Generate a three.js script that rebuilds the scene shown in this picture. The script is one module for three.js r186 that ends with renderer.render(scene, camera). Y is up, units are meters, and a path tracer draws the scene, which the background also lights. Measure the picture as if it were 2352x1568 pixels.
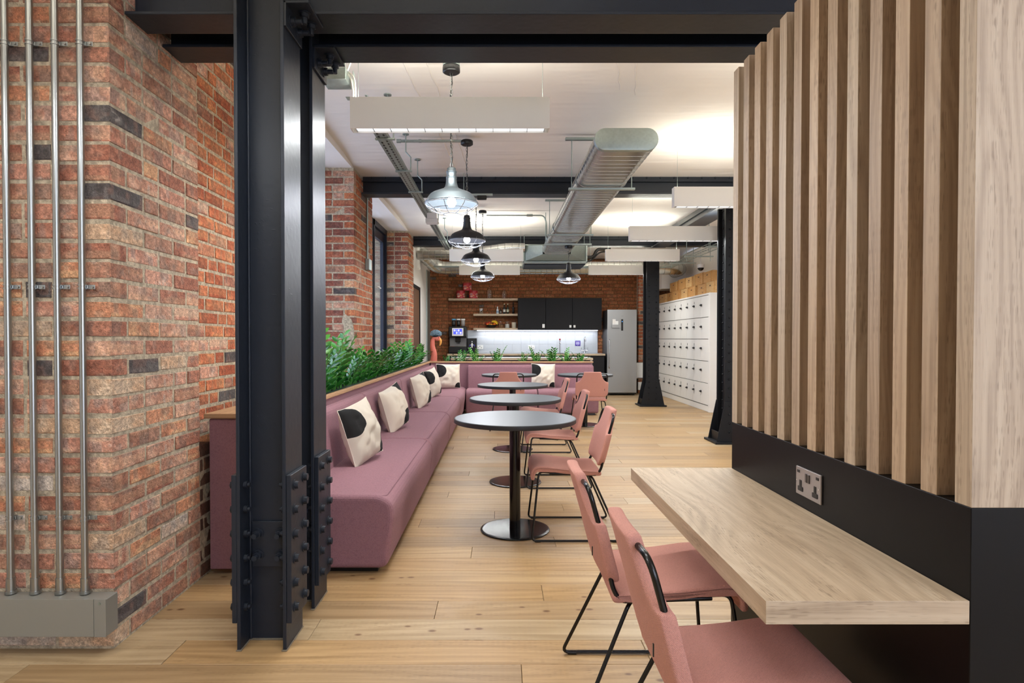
import * as THREE from 'three';
import { RoundedBoxGeometry } from 'three/addons/geometries/RoundedBoxGeometry.js';
import { mergeGeometries, toCreasedNormals, mergeVertices } from 'three/addons/utils/BufferGeometryUtils.js';
import { RectAreaLightUniformsLib } from 'three/addons/lights/RectAreaLightUniformsLib.js';
RectAreaLightUniformsLib.init();

// ---------------------------------------------------------------- camera, sky, exposure
const scene = new THREE.Scene();
const camera = new THREE.PerspectiveCamera(2 * Math.atan(784 / 1400) * 180 / Math.PI, 2352 / 1568, 0.05, 100);
camera.position.set(0, 1.26, 0);
camera.rotation.x = -0.0144;
camera.setViewOffset(2352, 1568, 28, -13, 2352, 1568);
const renderer = new THREE.WebGLRenderer({ antialias: true });
renderer.toneMapping = THREE.LinearToneMapping;
renderer.toneMappingExposure = 1.12;
renderer.shadowMap.enabled = true;
const SKY = 2.8;
scene.background = new THREE.Color(0.62 * SKY, 0.74 * SKY, 1.0 * SKY);
const UP_L = 74, DOWN_L = 112;          // radiance of the linear fittings, upward and downward
const PENDANT_I = 1.3;                   // candela of each pendant bulb
const LED_L = 34;                      // strip under the wall cupboards
const DAY_L = 3.6;                     // north light entering by the window behind the viewpoint

// ---------------------------------------------------------------- helpers
let seed = 7;
function rnd() { seed |= 0; seed = seed + 0x6D2B79F5 | 0; let t = Math.imul(seed ^ seed >>> 15, 1 | seed); t = t + Math.imul(t ^ t >>> 7, 61 | t) ^ t; return ((t ^ t >>> 14) >>> 0) / 4294967296; }
const rr = (a, b) => a + (b - a) * rnd();
const pick = a => a[Math.floor(rnd() * a.length)];
const V = (x, y, z) => new THREE.Vector3(x, y, z);
const taken = {};
function numbered(n) { const k = taken[n] = (taken[n] ?? -1) + 1; return k ? `${n}_${String(k).padStart(3, '0')}` : n; }
function fin(o) { o.castShadow = true; o.receiveShadow = true; return o; }
const steelUV = new WeakMap();
function mesh(name, geo, mat, parent, pos, rot) {
  if (mat === M.steel && name !== 'bolt') { if (!steelUV.has(geo)) steelUV.set(geo, boxUV(geo, 'y')); geo = steelUV.get(geo); }
  const m = fin(new THREE.Mesh(geo, mat)); m.name = name;
  if (pos) m.position.set(...pos);
  if (rot) m.rotation.set(...rot);
  parent.add(m); return m;
}
function thing(name, label, category, pos = [0, 0, 0], turn = 0, group) {
  const o = new THREE.Group(); o.name = numbered(name); o.position.set(...pos); o.rotation.y = turn;
  o.userData = { label, category }; if (group) o.userData.group = group; scene.add(o); return o;
}
function struct(name, label, category) {
  const o = new THREE.Group(); o.name = numbered(name); o.userData = { label, category, kind: 'structure' }; scene.add(o); return o;
}
const ni = g => { const r = g.index ? g.toNonIndexed() : g; for (const k of Object.keys(r.attributes)) if (!['position', 'normal', 'uv'].includes(k)) r.deleteAttribute(k); return r; };
function merge(...gs) { return mergeGeometries(gs.flat().map(ni)); }
function boxUV(g0, grain = 'x', off = [0, 0]) {            // uv in metres, u along the grain
  const g = ni(g0), p = g.attributes.position, n = p.count, uv = new Float32Array(n * 2);
  const a = new THREE.Vector3(), b = new THREE.Vector3(), c = new THREE.Vector3();
  for (let i = 0; i < n; i += 3) {
    a.fromBufferAttribute(p, i); b.fromBufferAttribute(p, i + 1); c.fromBufferAttribute(p, i + 2);
    const m = b.clone().sub(a).cross(c.clone().sub(a)); const ax = Math.abs(m.x), ay = Math.abs(m.y), az = Math.abs(m.z);
    const d = ax >= ay && ax >= az ? 'x' : ay >= az ? 'y' : 'z';
    let u, v;
    if (d !== grain) { u = grain; v = ['x', 'y', 'z'].find(k => k !== grain && k !== d); }
    else { [u, v] = ['x', 'y', 'z'].filter(k => k !== d); }
    [a, b, c].forEach((q, k) => { uv[(i + k) * 2] = q[u] + off[0]; uv[(i + k) * 2 + 1] = q[v] + off[1]; });
  }
  g.setAttribute('uv', new THREE.BufferAttribute(uv, 2)); return g;
}
function box(w, h, d, x = 0, y = 0, z = 0) { const g = new THREE.BoxGeometry(w, h, d); g.translate(x, y, z); return ni(g); }
function bxx(x0, x1, y0, y1, z0, z1) { return box(Math.abs(x1 - x0), Math.abs(y1 - y0), Math.abs(z1 - z0), (x0 + x1) / 2, (y0 + y1) / 2, (z0 + z1) / 2); }
function rbox(w, h, d, r = 0.004, x = 0, y = 0, z = 0, seg = 2) { const g = new RoundedBoxGeometry(w, h, d, seg, Math.min(r, w / 2.01, h / 2.01, d / 2.01)); g.translate(x, y, z); return ni(g); }
function rbb(x0, x1, y0, y1, z0, z1, r = 0.004) { return rbox(Math.abs(x1 - x0), Math.abs(y1 - y0), Math.abs(z1 - z0), r, (x0 + x1) / 2, (y0 + y1) / 2, (z0 + z1) / 2); }
function cham(w, h, d, c, jit = 0, rg = rnd) {             // box with chamfered front (+z) edges, back left open: 18 triangles; front at z = 0
  const J = () => (rg() - 0.5) * 2 * jit, x = w / 2, y = h / 2;
  const F = [[-x + c, -y + c], [x - c, -y + c], [x - c, y - c], [-x + c, y - c]].map(([a, b]) => [a + J(), b + J(), J() * 0.6]);
  const S = [[-x, -y], [x, -y], [x, y], [-x, y]].map(([a, b]) => [a + J() * 0.5, b + J() * 0.5, -c]);
  const B = S.map(([a, b]) => [a, b, -d]); const P = [];
  const q = (a, b, e, f) => P.push(...a, ...b, ...e, ...a, ...e, ...f);
  q(...F);
  for (let i = 0; i < 4; i++) { const j = (i + 1) % 4; q(S[i], S[j], F[j], F[i]); q(B[i], B[j], S[j], S[i]); }
  const g = new THREE.BufferGeometry(); g.setAttribute('position', new THREE.Float32BufferAttribute(P, 3)); g.computeVertexNormals(); return g;
}
function cyl(r0, r1, h, seg = 16, x = 0, y = 0, z = 0, axis = 'y', open = false) {
  const g = new THREE.CylinderGeometry(r1, r0, h, seg, 1, open); if (axis === 'x') g.rotateZ(-Math.PI / 2); if (axis === 'z') g.rotateX(Math.PI / 2);
  g.translate(x, y, z); return ni(g);
}
function lathe(pts, seg = 24) { return ni(new THREE.LatheGeometry(pts.map(([r, y]) => new THREE.Vector2(r, y)), seg)); }
function rounded(pts, r, n = 4) {                          // polyline with its corners rounded
  const out = [pts[0].clone()];
  for (let i = 1; i < pts.length - 1; i++) {
    const p = pts[i], a = pts[i - 1].clone().sub(p), b = pts[i + 1].clone().sub(p), k = Math.min(r, a.length() / 2.05, b.length() / 2.05);
    const s = p.clone().add(a.setLength(k)), e = p.clone().add(b.setLength(k));
    for (let j = 0; j <= n; j++) { const t = j / n; out.push(V(0, 0, 0).addScaledVector(s, (1 - t) * (1 - t)).addScaledVector(p, 2 * t * (1 - t)).addScaledVector(e, t * t)); }
  }
  out.push(pts[pts.length - 1].clone()); return out;
}
function polyTube(pts, r, seg = 8, caps = true) {          // tube through exactly these points
  const N = pts.length, rings = []; let up = null;
  for (let i = 0; i < N; i++) {
    const t = pts[Math.min(i + 1, N - 1)].clone().sub(pts[Math.max(i - 1, 0)]).normalize();
    if (!up) { up = Math.abs(t.y) < 0.9 ? V(0, 1, 0) : V(1, 0, 0); }
    const s = t.clone().cross(up).normalize(); up = s.clone().cross(t).normalize();
    const ri = typeof r === 'function' ? r(i / (N - 1)) : r;
    rings.push(Array.from({ length: seg }, (_, k) => { const a = k / seg * Math.PI * 2; const d = s.clone().multiplyScalar(Math.cos(a)).addScaledVector(up, Math.sin(a)); return [pts[i].clone().addScaledVector(d, ri), d]; }));
  }
  const P = [], NN = [], U = []; const put = (e, u, v) => { P.push(e[0].x, e[0].y, e[0].z); NN.push(e[1].x, e[1].y, e[1].z); U.push(u, v); };
  let len = 0;
  for (let i = 0; i < N - 1; i++) {
    const l2 = len + pts[i].distanceTo(pts[i + 1]);
    for (let k = 0; k < seg; k++) { const j = (k + 1) % seg, a = rings[i][k], b = rings[i][j], c = rings[i + 1][j], d = rings[i + 1][k], v0 = k / seg * 0.1, v1 = (k + 1) / seg * 0.1;
      put(a, len, v0); put(c, l2, v1); put(b, len, v1); put(a, len, v0); put(d, l2, v0); put(c, l2, v1); }
    len = l2;
  }
  if (caps) for (const [i, s] of [[0, 1], [N - 1, -1]]) { const n = pts[i].clone().sub(pts[i === 0 ? 1 : N - 2]).normalize();
    for (let k = 0; k < seg; k++) { const j = (k + 1) % seg, a = [rings[i][k][0], n], b = [rings[i][j][0], n], c = [pts[i], n]; if (s > 0) { put(c, 0, 0); put(a, 0, 0); put(b, 0, 0); } else { put(c, 0, 0); put(b, 0, 0); put(a, 0, 0); } } }
  const g = new THREE.BufferGeometry(); g.setAttribute('position', new THREE.Float32BufferAttribute(P, 3)); g.setAttribute('normal', new THREE.Float32BufferAttribute(NN, 3)); g.setAttribute('uv', new THREE.Float32BufferAttribute(U, 2)); return g;
}
const rod = (a, b, r, seg = 8) => polyTube([V(...a), V(...b)], r, seg);
function extrude(pts, depth, bevel = 0, seg = 2, curve = 8) {   // polygon in x, y, extruded along z, centred
  const s = pts instanceof THREE.Shape ? pts : new THREE.Shape(pts.map(([x, y]) => new THREE.Vector2(x, y)));
  const g = new THREE.ExtrudeGeometry(s, { depth: depth - 2 * bevel, bevelEnabled: bevel > 0, bevelThickness: bevel, bevelSize: bevel, bevelOffset: -bevel, bevelSegments: seg, curveSegments: curve });
  g.translate(0, 0, -(depth - 2 * bevel) / 2); return ni(g);
}
function smoothPoly(pts, k = 3) { const c = new THREE.CatmullRomCurve3(pts.map(([x, y]) => V(x, y, 0)), true, 'centripetal'); return c.getPoints(pts.length * k).slice(0, -1).map(p => [p.x, p.y]); }
function roundPoly(pts, r, n = 4) {                        // closed polygon with rounded corners; r a number or a list
  const out = [], N = pts.length;
  pts.forEach((p, i) => { const R = Array.isArray(r) ? r[i] : r, P = new THREE.Vector2(...p), A = new THREE.Vector2(...pts[(i + N - 1) % N]).sub(P), B = new THREE.Vector2(...pts[(i + 1) % N]).sub(P);
    if (!R) { out.push(p); return; }
    const k = Math.min(R, A.length() / 2.05, B.length() / 2.05), s = P.clone().add(A.setLength(k)), e = P.clone().add(B.setLength(k));
    for (let j = 0; j <= n; j++) { const t = j / n; out.push([(1 - t) * (1 - t) * s.x + 2 * t * (1 - t) * P.x + t * t * e.x, (1 - t) * (1 - t) * s.y + 2 * t * (1 - t) * P.y + t * t * e.y]); } });
  return out;
}
function rect(w, h, L, color, pos, target, parent = scene) {
  const l = new THREE.RectAreaLight(color, L, w, h); l.position.set(...pos); parent.add(l); l.lookAt(...target); l.castShadow = true; return l;
}

// ---------------------------------------------------------------- textures
function noise2(px, py, s) {                               // tileable value noise
  const r = new Float32Array(px * py); let q = s * 7919 + 13; for (let i = 0; i < r.length; i++) { q = Math.imul(q ^ q >>> 15, 2246822519) + 374761393 | 0; let t = q ^ q >>> 13; t = Math.imul(t, 3266489917); r[i] = ((t ^ t >>> 16) >>> 0) / 4294967296; }
  return (u, v) => { let x = u * px, y = v * py; const i = Math.floor(x), j = Math.floor(y); x -= i; y -= j; x = x * x * (3 - 2 * x); y = y * y * (3 - 2 * y);
    const a = ((i % px) + px) % px, b = (a + 1) % px, c = ((j % py) + py) % py, d = (c + 1) % py;
    return (r[c * px + a] * (1 - x) + r[c * px + b] * x) * (1 - y) + (r[d * px + a] * (1 - x) + r[d * px + b] * x) * y; };
}
function tex(w, h, sx, sy, fn, srgb = true) {              // sx, sy: metres that one tile covers
  const d = new Uint8Array(w * h * 4);
  for (let j = 0; j < h; j++) for (let i = 0; i < w; i++) { const c = fn(i / w, j / h), k = (j * w + i) * 4; if (typeof c === 'number') { d[k] = d[k + 1] = d[k + 2] = Math.max(0, Math.min(255, c * 255)); } else { for (let m = 0; m < 3; m++) d[k + m] = Math.max(0, Math.min(255, c[m])); } d[k + 3] = 255; }
  const t = new THREE.DataTexture(d, w, h, THREE.RGBAFormat); t.wrapS = t.wrapT = THREE.RepeatWrapping; t.magFilter = THREE.LinearFilter; t.minFilter = THREE.LinearMipmapLinearFilter; t.generateMipmaps = true;
  t.repeat.set(1 / sx, 1 / sy); if (srgb) t.colorSpace = THREE.SRGBColorSpace; t.needsUpdate = true; return t;
}
const lerp = (a, b, t) => a + (b - a) * t, mixc = (a, b, t) => [lerp(a[0], b[0], t), lerp(a[1], b[1], t), lerp(a[2], b[2], t)], st = (a, b, x) => { const t = Math.max(0, Math.min(1, (x - a) / (b - a))); return t * t * (3 - 2 * t); };
function woodTex(w, h, sx, sy, c0, c1, c2, s, pore = 0.5, knots = 0) {
  const wa = noise2(3, 4, s), wb = noise2(5, 9, s + 1), st1 = noise2(4, 46, s + 2), st2 = noise2(9, 210, s + 3), po = noise2(Math.round(sx * 46), Math.round(sy * 900), s + 4), sp = noise2(7, 18, s + 5);
  const K = []; const kr = noise2(16, 16, s + 6); for (let i = 0; i < knots; i++) K.push([kr(i / 16 + 0.03, 0.1), kr(i / 16 + 0.03, 0.6), 0.006 + 0.008 * kr(i / 16, 0.3)]);
  return tex(w, h, sx, sy, (u, v) => {
    const ring = Math.sin((v * 11 + wa(u, v) * 3.4 + wb(u, v) * 0.9) * Math.PI * 2);
    const vv = v + (wa(u, v) - 0.5) * 0.05;
    let t = 0.40 + 0.16 * ring + 0.5 * (st1(u, vv) - 0.5) + 0.3 * (st2(u, vv) - 0.5);
    let c = t < 0.5 ? mixc(c0, c1, Math.max(0, t * 2)) : mixc(c1, c2, Math.min(1, (t - 0.5) * 2));
    const p = st(0.6, 0.95, po(u, vv)) * pore * (0.3 + 0.9 * st(0.35, 0.7, sp(u, v)));
    c = mixc(c, [c0[0] * 0.66, c0[1] * 0.62, c0[2] * 0.58], p);
    for (const [ku, kv, kr2] of K) { const du = (u - ku) * sx, dv = (v - kv) * sy * 1.6, r = Math.sqrt(du * du + dv * dv); if (r < kr2 * 2) c = mixc(c, [96, 64, 40], 0.75 * (1 - st(kr2 * 0.5, kr2 * 1.9, r))); }
    return c;
  });
}
const T = {};
T.floor = woodTex(2048, 512, 2.4, 0.6, [158, 133, 99], [180, 156, 121], [194, 172, 139], 11, 0.3, 7);
T.oak = woodTex(2048, 1024, 1.1, 0.5, [168, 146, 119], [190, 168, 140], [202, 184, 158], 31, 0.42);
T.oakfine = woodTex(1024, 256, 1.1, 0.3, [164, 143, 120], [186, 165, 140], [200, 182, 158], 47, 0.34);
T.ply = tex(256, 64, 0.5, 0.03, (u, v) => { const k = Math.floor(v * 9) % 2; return k ? [196, 160, 124] : [150, 112, 80]; });
{
  const n1 = noise2(40, 40, 3), n2 = noise2(110, 110, 4), n3 = noise2(9, 9, 5), n4 = noise2(18, 14, 6), n5 = noise2(4, 22, 8);
  const brick = (pal, s) => tex(512, 512, 0.62, 0.62, (u, v) => {
    const a = st(0.38, 0.62, n3(u, v) * 0.65 + n4(u + s, v) * 0.35), b = st(0.5, 0.75, n4(u + 0.3 + s, v + 0.4)), k = st(0.55, 0.8, n5(u + s, v));
    let c = mixc(pal[0], pal[1], a); c = mixc(c, pal[2], b * 0.8); c = mixc(c, pal[3], k * 0.65); const sm = st(0.66, 0.84, n3(u + 0.41 + s, v + 0.2) * 0.5 + n4(u, v + 0.6) * 0.5) * st(0.35, 0.65, n1(u, v + 0.3)); c = mixc(c, [206, 194, 180], sm * 0.5);
    const g = 0.8 + 0.24 * n1(u, v) + 0.24 * (n2(u, v) - 0.3); const pit = n2(u + 0.5, v + 0.37) > 0.93 ? 0.78 : 1;
    return c.map(x => x * g * pit);
  });
  T.brickRed = brick([[204, 152, 128], [184, 130, 108], [170, 140, 126], [216, 184, 154]], 0);
  T.brickBrown = brick([[196, 154, 130], [184, 134, 110], [168, 142, 126], [210, 164, 132]], 0.31);
  T.brickPale = brick([[218, 210, 200], [204, 186, 170], [186, 178, 172], [222, 196, 174]], 0.57);
  T.brickDark = brick([[92, 86, 84], [78, 70, 68], [118, 92, 82], [106, 98, 94]], 0.77);
  T.mortar = tex(256, 256, 0.5, 0.5, (u, v) => { const g = 0.78 + 0.3 * n1(u, v) + 0.14 * n2(u, v); return [174 * g, 160 * g, 137 * g]; });
  T.rough = tex(512, 512, 0.3, 0.3, (u, v) => 0.5 * n1(u, v) + 0.5 * n2(u, v), false);
  T.plaster = tex(1024, 1024, 3.2, 3.2, (u, v) => { const g = 0.975 + 0.03 * n3(u, v) + 0.02 * n4(u, v); return [232 * g, 226 * g, 220 * g]; });
  const f1 = noise2(6, 60, 21), f2 = noise2(30, 90, 22), f3 = noise2(5, 5, 23);
  T.plasterB = tex(1024, 1024, 3.2, 3.2, (u, v) => 0.45 * f1(u, v) + 0.3 * n3(u, v) + 0.25 * f2(u, v) * st(0.5, 0.8, f3(u, v)), false);
  T.weave = tex(256, 256, 0.064, 0.064, (u, v) => { const a = Math.sin((u * 16 + v * 16) * Math.PI * 2), b = Math.sin((u * 32 - v * 16) * Math.PI * 2); return 0.5 + 0.25 * a + 0.25 * b; }, false);
  const h1 = noise2(150, 150, 27), h2 = noise2(70, 70, 28);
  T.felt = tex(512, 512, 0.5, 0.5, (u, v) => { const g = 0.88 + 0.16 * h1(u, v) + 0.05 * h2(u, v); return [255 * Math.min(1, g), 255 * Math.min(1, g), 255 * Math.min(1, g * 1.005)]; });
  T.feltB = tex(512, 512, 0.25, 0.25, (u, v) => h1(u, v), false);
  const z1 = noise2(24, 24, 29);
  T.zinc = tex(256, 256, 0.4, 0.4, (u, v) => { const g = 0.93 + 0.06 * z1(u, v) + 0.05 * n1(u, v); return [206 * g, 218 * g, 216 * g]; });
  T.zincR = tex(256, 256, 0.4, 0.4, (u, v) => 0.36 + 0.14 * z1(u, v) + 0.08 * n1(u, v), false);
  T.paintB = tex(512, 512, 0.8, 0.8, (u, v) => 0.5 * n1(u, v) + 0.5 * (n2(u, v) > 0.93 ? 1 : 0), false);
  const br = noise2(3, 200, 33); T.brush = tex(128, 512, 0.5, 0.5, (u, v) => 0.3 + 0.16 * br(u, v), false);
  T.crate = woodTex(512, 128, 0.8, 0.2, [190, 146, 92], [214, 174, 118], [226, 190, 138], 61, 0.3, 3);
  T.linen = tex(256, 256, 0.1, 0.1, (u, v) => 0.5 + 0.25 * Math.sin(u * 64 * Math.PI * 2) + 0.25 * Math.sin(v * 64 * Math.PI * 2), false);
}
function canvas(w, h, draw) { const c = document.createElement('canvas'); c.width = w; c.height = h; draw(c.getContext('2d'), w, h); const t = new THREE.CanvasTexture(c); t.colorSpace = THREE.SRGBColorSpace; return t; }

// ---------------------------------------------------------------- materials
const M = {};
const std = (o) => new THREE.MeshStandardMaterial(o), phy = (o) => new THREE.MeshPhysicalMaterial(o);
M.steel = phy({ color: 0x20252e, roughness: 0.4, specularIntensity: 0.65, bumpMap: T.paintB, bumpScale: 0.0007 });
M.stanchion = phy({ color: 0x131417, roughness: 0.45, specularIntensity: 0.5 });
M.blackMetal = std({ color: 0x0d0d0f, roughness: 0.3 });
M.blackGloss = std({ color: 0x0b0b0c, roughness: 0.16 });
M.tube = std({ color: 0x0c0c0e, roughness: 0.24 });
M.zinc = std({ map: T.zinc, roughnessMap: T.zincR, color: 0xd4d6d4, roughness: 1, metalness: 0.95 });
M.pipe = std({ color: 0xa6a9a8, metalness: 0.95, roughness: 0.28 });
M.duct = std({ color: 0xb9bab6, roughness: 0.24, metalness: 0.9 });
M.ductSeam = std({ color: 0x8f918e, roughness: 0.3, metalness: 0.9 });
M.trunking = std({ color: 0x93928a, roughness: 0.5, metalness: 0.35 });
M.oak = std({ map: T.oak, roughness: 0.5, bumpMap: T.oak, bumpScale: 0.0006 });
M.slat = [0xffffff, 0xf4ece4, 0xfff6ec, 0xece4de].map(c => std({ map: T.oakfine, color: c, roughness: 0.55, bumpMap: T.oakfine, bumpScale: 0.0006 }));
M.partBase = phy({ color: 0x0d0b0a, roughness: 0.42, specularIntensity: 0.4 });
M.floor = [0xffffff, 0xf3e9dc, 0xfff4e2, 0xe8ddd0, 0xf9ead4].map(c => std({ map: T.floor, color: c, roughness: 0.42, bumpMap: T.floor, bumpScale: 0.0005 }));
M.plaster = std({ map: T.plaster, bumpMap: T.plasterB, bumpScale: 0.012, roughness: 0.85 });
M.white = std({ color: 0xe6e2dc, roughness: 0.7 });
M.fixture = std({ color: 0xf0eee8, roughness: 0.5 });
M.mauve = std({ map: T.felt, color: 0x946b73, roughness: 0.95, bumpMap: T.feltB, bumpScale: 0.001 });
T.feltFine = T.felt.clone(); T.feltFine.repeat.set(1 / 0.15, 1 / 0.15); T.feltFine.needsUpdate = true;
M.pink = std({ map: T.feltFine, color: 0xd89a8b, roughness: 0.92, bumpMap: T.weave, bumpScale: 0.0012 });
M.tableTop = std({ color: 0x5a6066, roughness: 0.36 });
M.tableEdge = std({ color: 0x2a2c30, roughness: 0.45 });
M.mortar = std({ map: T.mortar, roughness: 0.95, bumpMap: T.rough, bumpScale: 0.003 });
const bk = (map, color) => std({ map, color, roughness: 0.9, bumpMap: T.rough, bumpScale: 0.004 });
M.brick = { grime: [bk(T.brickBrown, 0x8c7c72), bk(T.brickBrown, 0x7c6e66)], red: [bk(T.brickRed, 0xffffff), bk(T.brickRed, 0xe6d8d2), bk(T.brickRed, 0xfff0d8), bk(T.brickRed, 0xd8c4bc)], brown: [bk(T.brickBrown, 0xffffff), bk(T.brickBrown, 0xe0d6d2)], pale: [bk(T.brickPale, 0xf4ece4), bk(T.brickPale, 0xf2dcc4)], dark: [bk(T.brickDark, 0xffffff)], orange: [bk(T.brickRed, 0xfccfa8), bk(T.brickRed, 0xf0bc98), bk(T.brickRed, 0xe0a888)], deep: [bk(T.brickRed, 0xc8a49c), bk(T.brickRed, 0xb4908c), bk(T.brickRed, 0xd8a894)], back: [bk(T.brickRed, 0xcca884), bk(T.brickBrown, 0xc49c74), bk(T.brickBrown, 0xccA27a), bk(T.brickBrown, 0xb88e68)] };
M.glow = (hex, k) => std({ color: 0x222222, emissive: hex, emissiveIntensity: k, roughness: 0.6 });
M.glass = phy({ color: 0xffffff, transmission: 1, thickness: 0, roughness: 0.02, ior: 1.5 });
M.leaf = [0x2c6e26, 0x1f5a20, 0x36802a, 0x55a038].map(c => phy({ color: c, roughness: 0.22, clearcoat: 0.3, clearcoatRoughness: 0.2, side: THREE.DoubleSide }));
M.stem = std({ color: 0x4b8a35, roughness: 0.5 });
M.soil = std({ color: 0x1c1a17, roughness: 1 });
M.liner = std({ color: 0x1b2123, roughness: 0.35 });
M.ply = std({ map: T.oakfine, color: 0xffe2c4, roughness: 0.55 });
M.plyEdge = std({ map: T.ply, roughness: 0.6 });
M.cab = phy({ color: 0x151416, roughness: 0.6, specularIntensity: 0.5 });
M.inox = std({ color: 0x9e9e9c, metalness: 0.85, roughness: 0.4 });
M.chrome = std({ color: 0xd8d8da, metalness: 1, roughness: 0.1 });
M.locker = std({ color: 0xe2dfd9, roughness: 0.45 });
M.tile = std({ color: 0xb9bec4, roughness: 0.25 });
M.grout = std({ color: 0xd2d4d8, roughness: 0.8 });
M.worktop = std({ color: 0x9a9c9e, roughness: 0.35 });
M.plastic = std({ color: 0xe9e8e4, roughness: 0.4 });
M.cable = std({ color: 0xe8e4da, roughness: 0.5 });
M.crate = [0xffffff, 0xf4e6d4, 0xecd8bc].map(c => std({ map: T.crate, color: c, roughness: 0.7 }));
M.darkWood = std({ map: T.oakfine, color: 0x8a6a52, roughness: 0.6 });

// ---------------------------------------------------------------- floor
{
  const f = struct('floor', 'pale oak plank floor running across the whole room', 'floor');
  mesh('subfloor', bxx(-3.1, 4.2, -0.12, -0.006, 2.7, -14.3), std({ color: 0x4a3a2a, roughness: 1 }), f);
  const PW = 0.19, L = 1.9, variants = [];
  for (let k = 0; k < 8; k++) { const g = cham(L - 0.002, PW - 0.0016, 0.012, 0.0012); g.rotateX(-Math.PI / 2); variants.push(boxUV(g, 'x', [k * 0.37, k * 0.191])); }
  const rest = [];
  let row = 0;
  for (let d = -2.6; d < 14.1; d += PW, row++) {
    const o = (row * 0.733 % 1) * L;
    for (let x = -3.1 - o; x < 4.1; x += L) {
      let x0 = Math.max(x, -3.1), x1 = Math.min(x + L, 4.1); if (x1 - x0 < 0.05) continue;
      const vis = d > 1.9 && d < 14.2 && x1 > -2.3 && (d > 2.3 || x1 > -1.6);
      const s = (x1 - x0) / L, g = pick(variants), mm = pick(M.floor);
      if (vis) { const m = mesh('plank', g, mm, f, [(x0 + x1) / 2, rr(-0.0004, 0.0002), -(d + PW / 2)]); m.scale.x = s; }
      else { const q = g.clone(); q.scale(s, 1, 1); q.translate((x0 + x1) / 2, 0, -(d + PW / 2)); rest.push(q); }
    }
  }
  const r = mesh('plank_field', merge(rest), M.floor[0], f); r.userData.kind = 'stuff';
}

// ---------------------------------------------------------------- ceiling: shallow concrete vaults between the beams
{
  const c = struct('ceiling', 'white painted concrete ceiling in shallow vaults between the steel beams', 'ceiling');
  const edges = [-2.7, 2.9, 6.92, 10.92, 14.3], P = [];
  for (let b = 0; b < edges.length - 1; b++) for (let i = 0; i <= 24; i++) { const t = i / 24; if (b && !i) continue; const k = b === 0 ? 0.07 : 0.09; P.push([lerp(edges[b], edges[b + 1], t), 3.075 + k * (1 - Math.pow(Math.abs(2 * t - 1), 3.4))]); }
  P.push([14.3, 3.4], [-2.7, 3.4]);
  const g = extrude(P, 5.8); g.rotateY(Math.PI / 2); g.translate(-1.6 + 2.9, 0, 0);   // profile x (depth) goes to -z
  mesh('vault', boxUV(g, 'x'), M.plaster, c);
  mesh('soffit', boxUV(bxx(-2.2, -1.585, 3.09, 3.4, -2.6, -14.3), 'z'), M.plaster, c);
  mesh('soffit', boxUV(bxx(-3.2, -1.585, 3.12, 3.4, 2.7, -2.6), 'z'), M.plaster, c);
  // raised board marks left by the formwork
  for (const [x0, x1, z0, z1] of [[-0.72, -0.5, -3.6, -6.6], [-0.55, -0.36, -3.6, -6.6], [0.62, 0.92, -3.4, -4.7], [0.78, 1.06, -3.5, -4.8]]) {
    const pts = []; for (let i = 0; i <= 14; i++) { const t = i / 14, d = -lerp(z0, z1, t), tt = (d - 2.9) / 4.02; pts.push(V(lerp(x0, x1, t) + rr(-0.008, 0.008), 3.075 + 0.09 * (1 - Math.pow(Math.abs(2 * tt - 1), 3.4)) + 0.001, -d)); }
    mesh('plaster_ridge', polyTube(pts, 0.005, 5), M.plaster, c);
  }
}

// ---------------------------------------------------------------- bricks
const RH = 0.0785, BL = 0.225, JT = 0.0155, BD = 0.1025;
const brickGeo = { s: [], h: [] };
for (let k = 0; k < 10; k++) {
  for (const [key, L] of [['s', BL], ['h', BD]]) { const g = cham(L, RH - JT, BD, 0.0032, 0.0028); brickGeo[key].push(boxUV(g, 'x', [k * 0.137, k * 0.083 + (key === 's' ? 0 : 0.3)])); }
}
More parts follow.
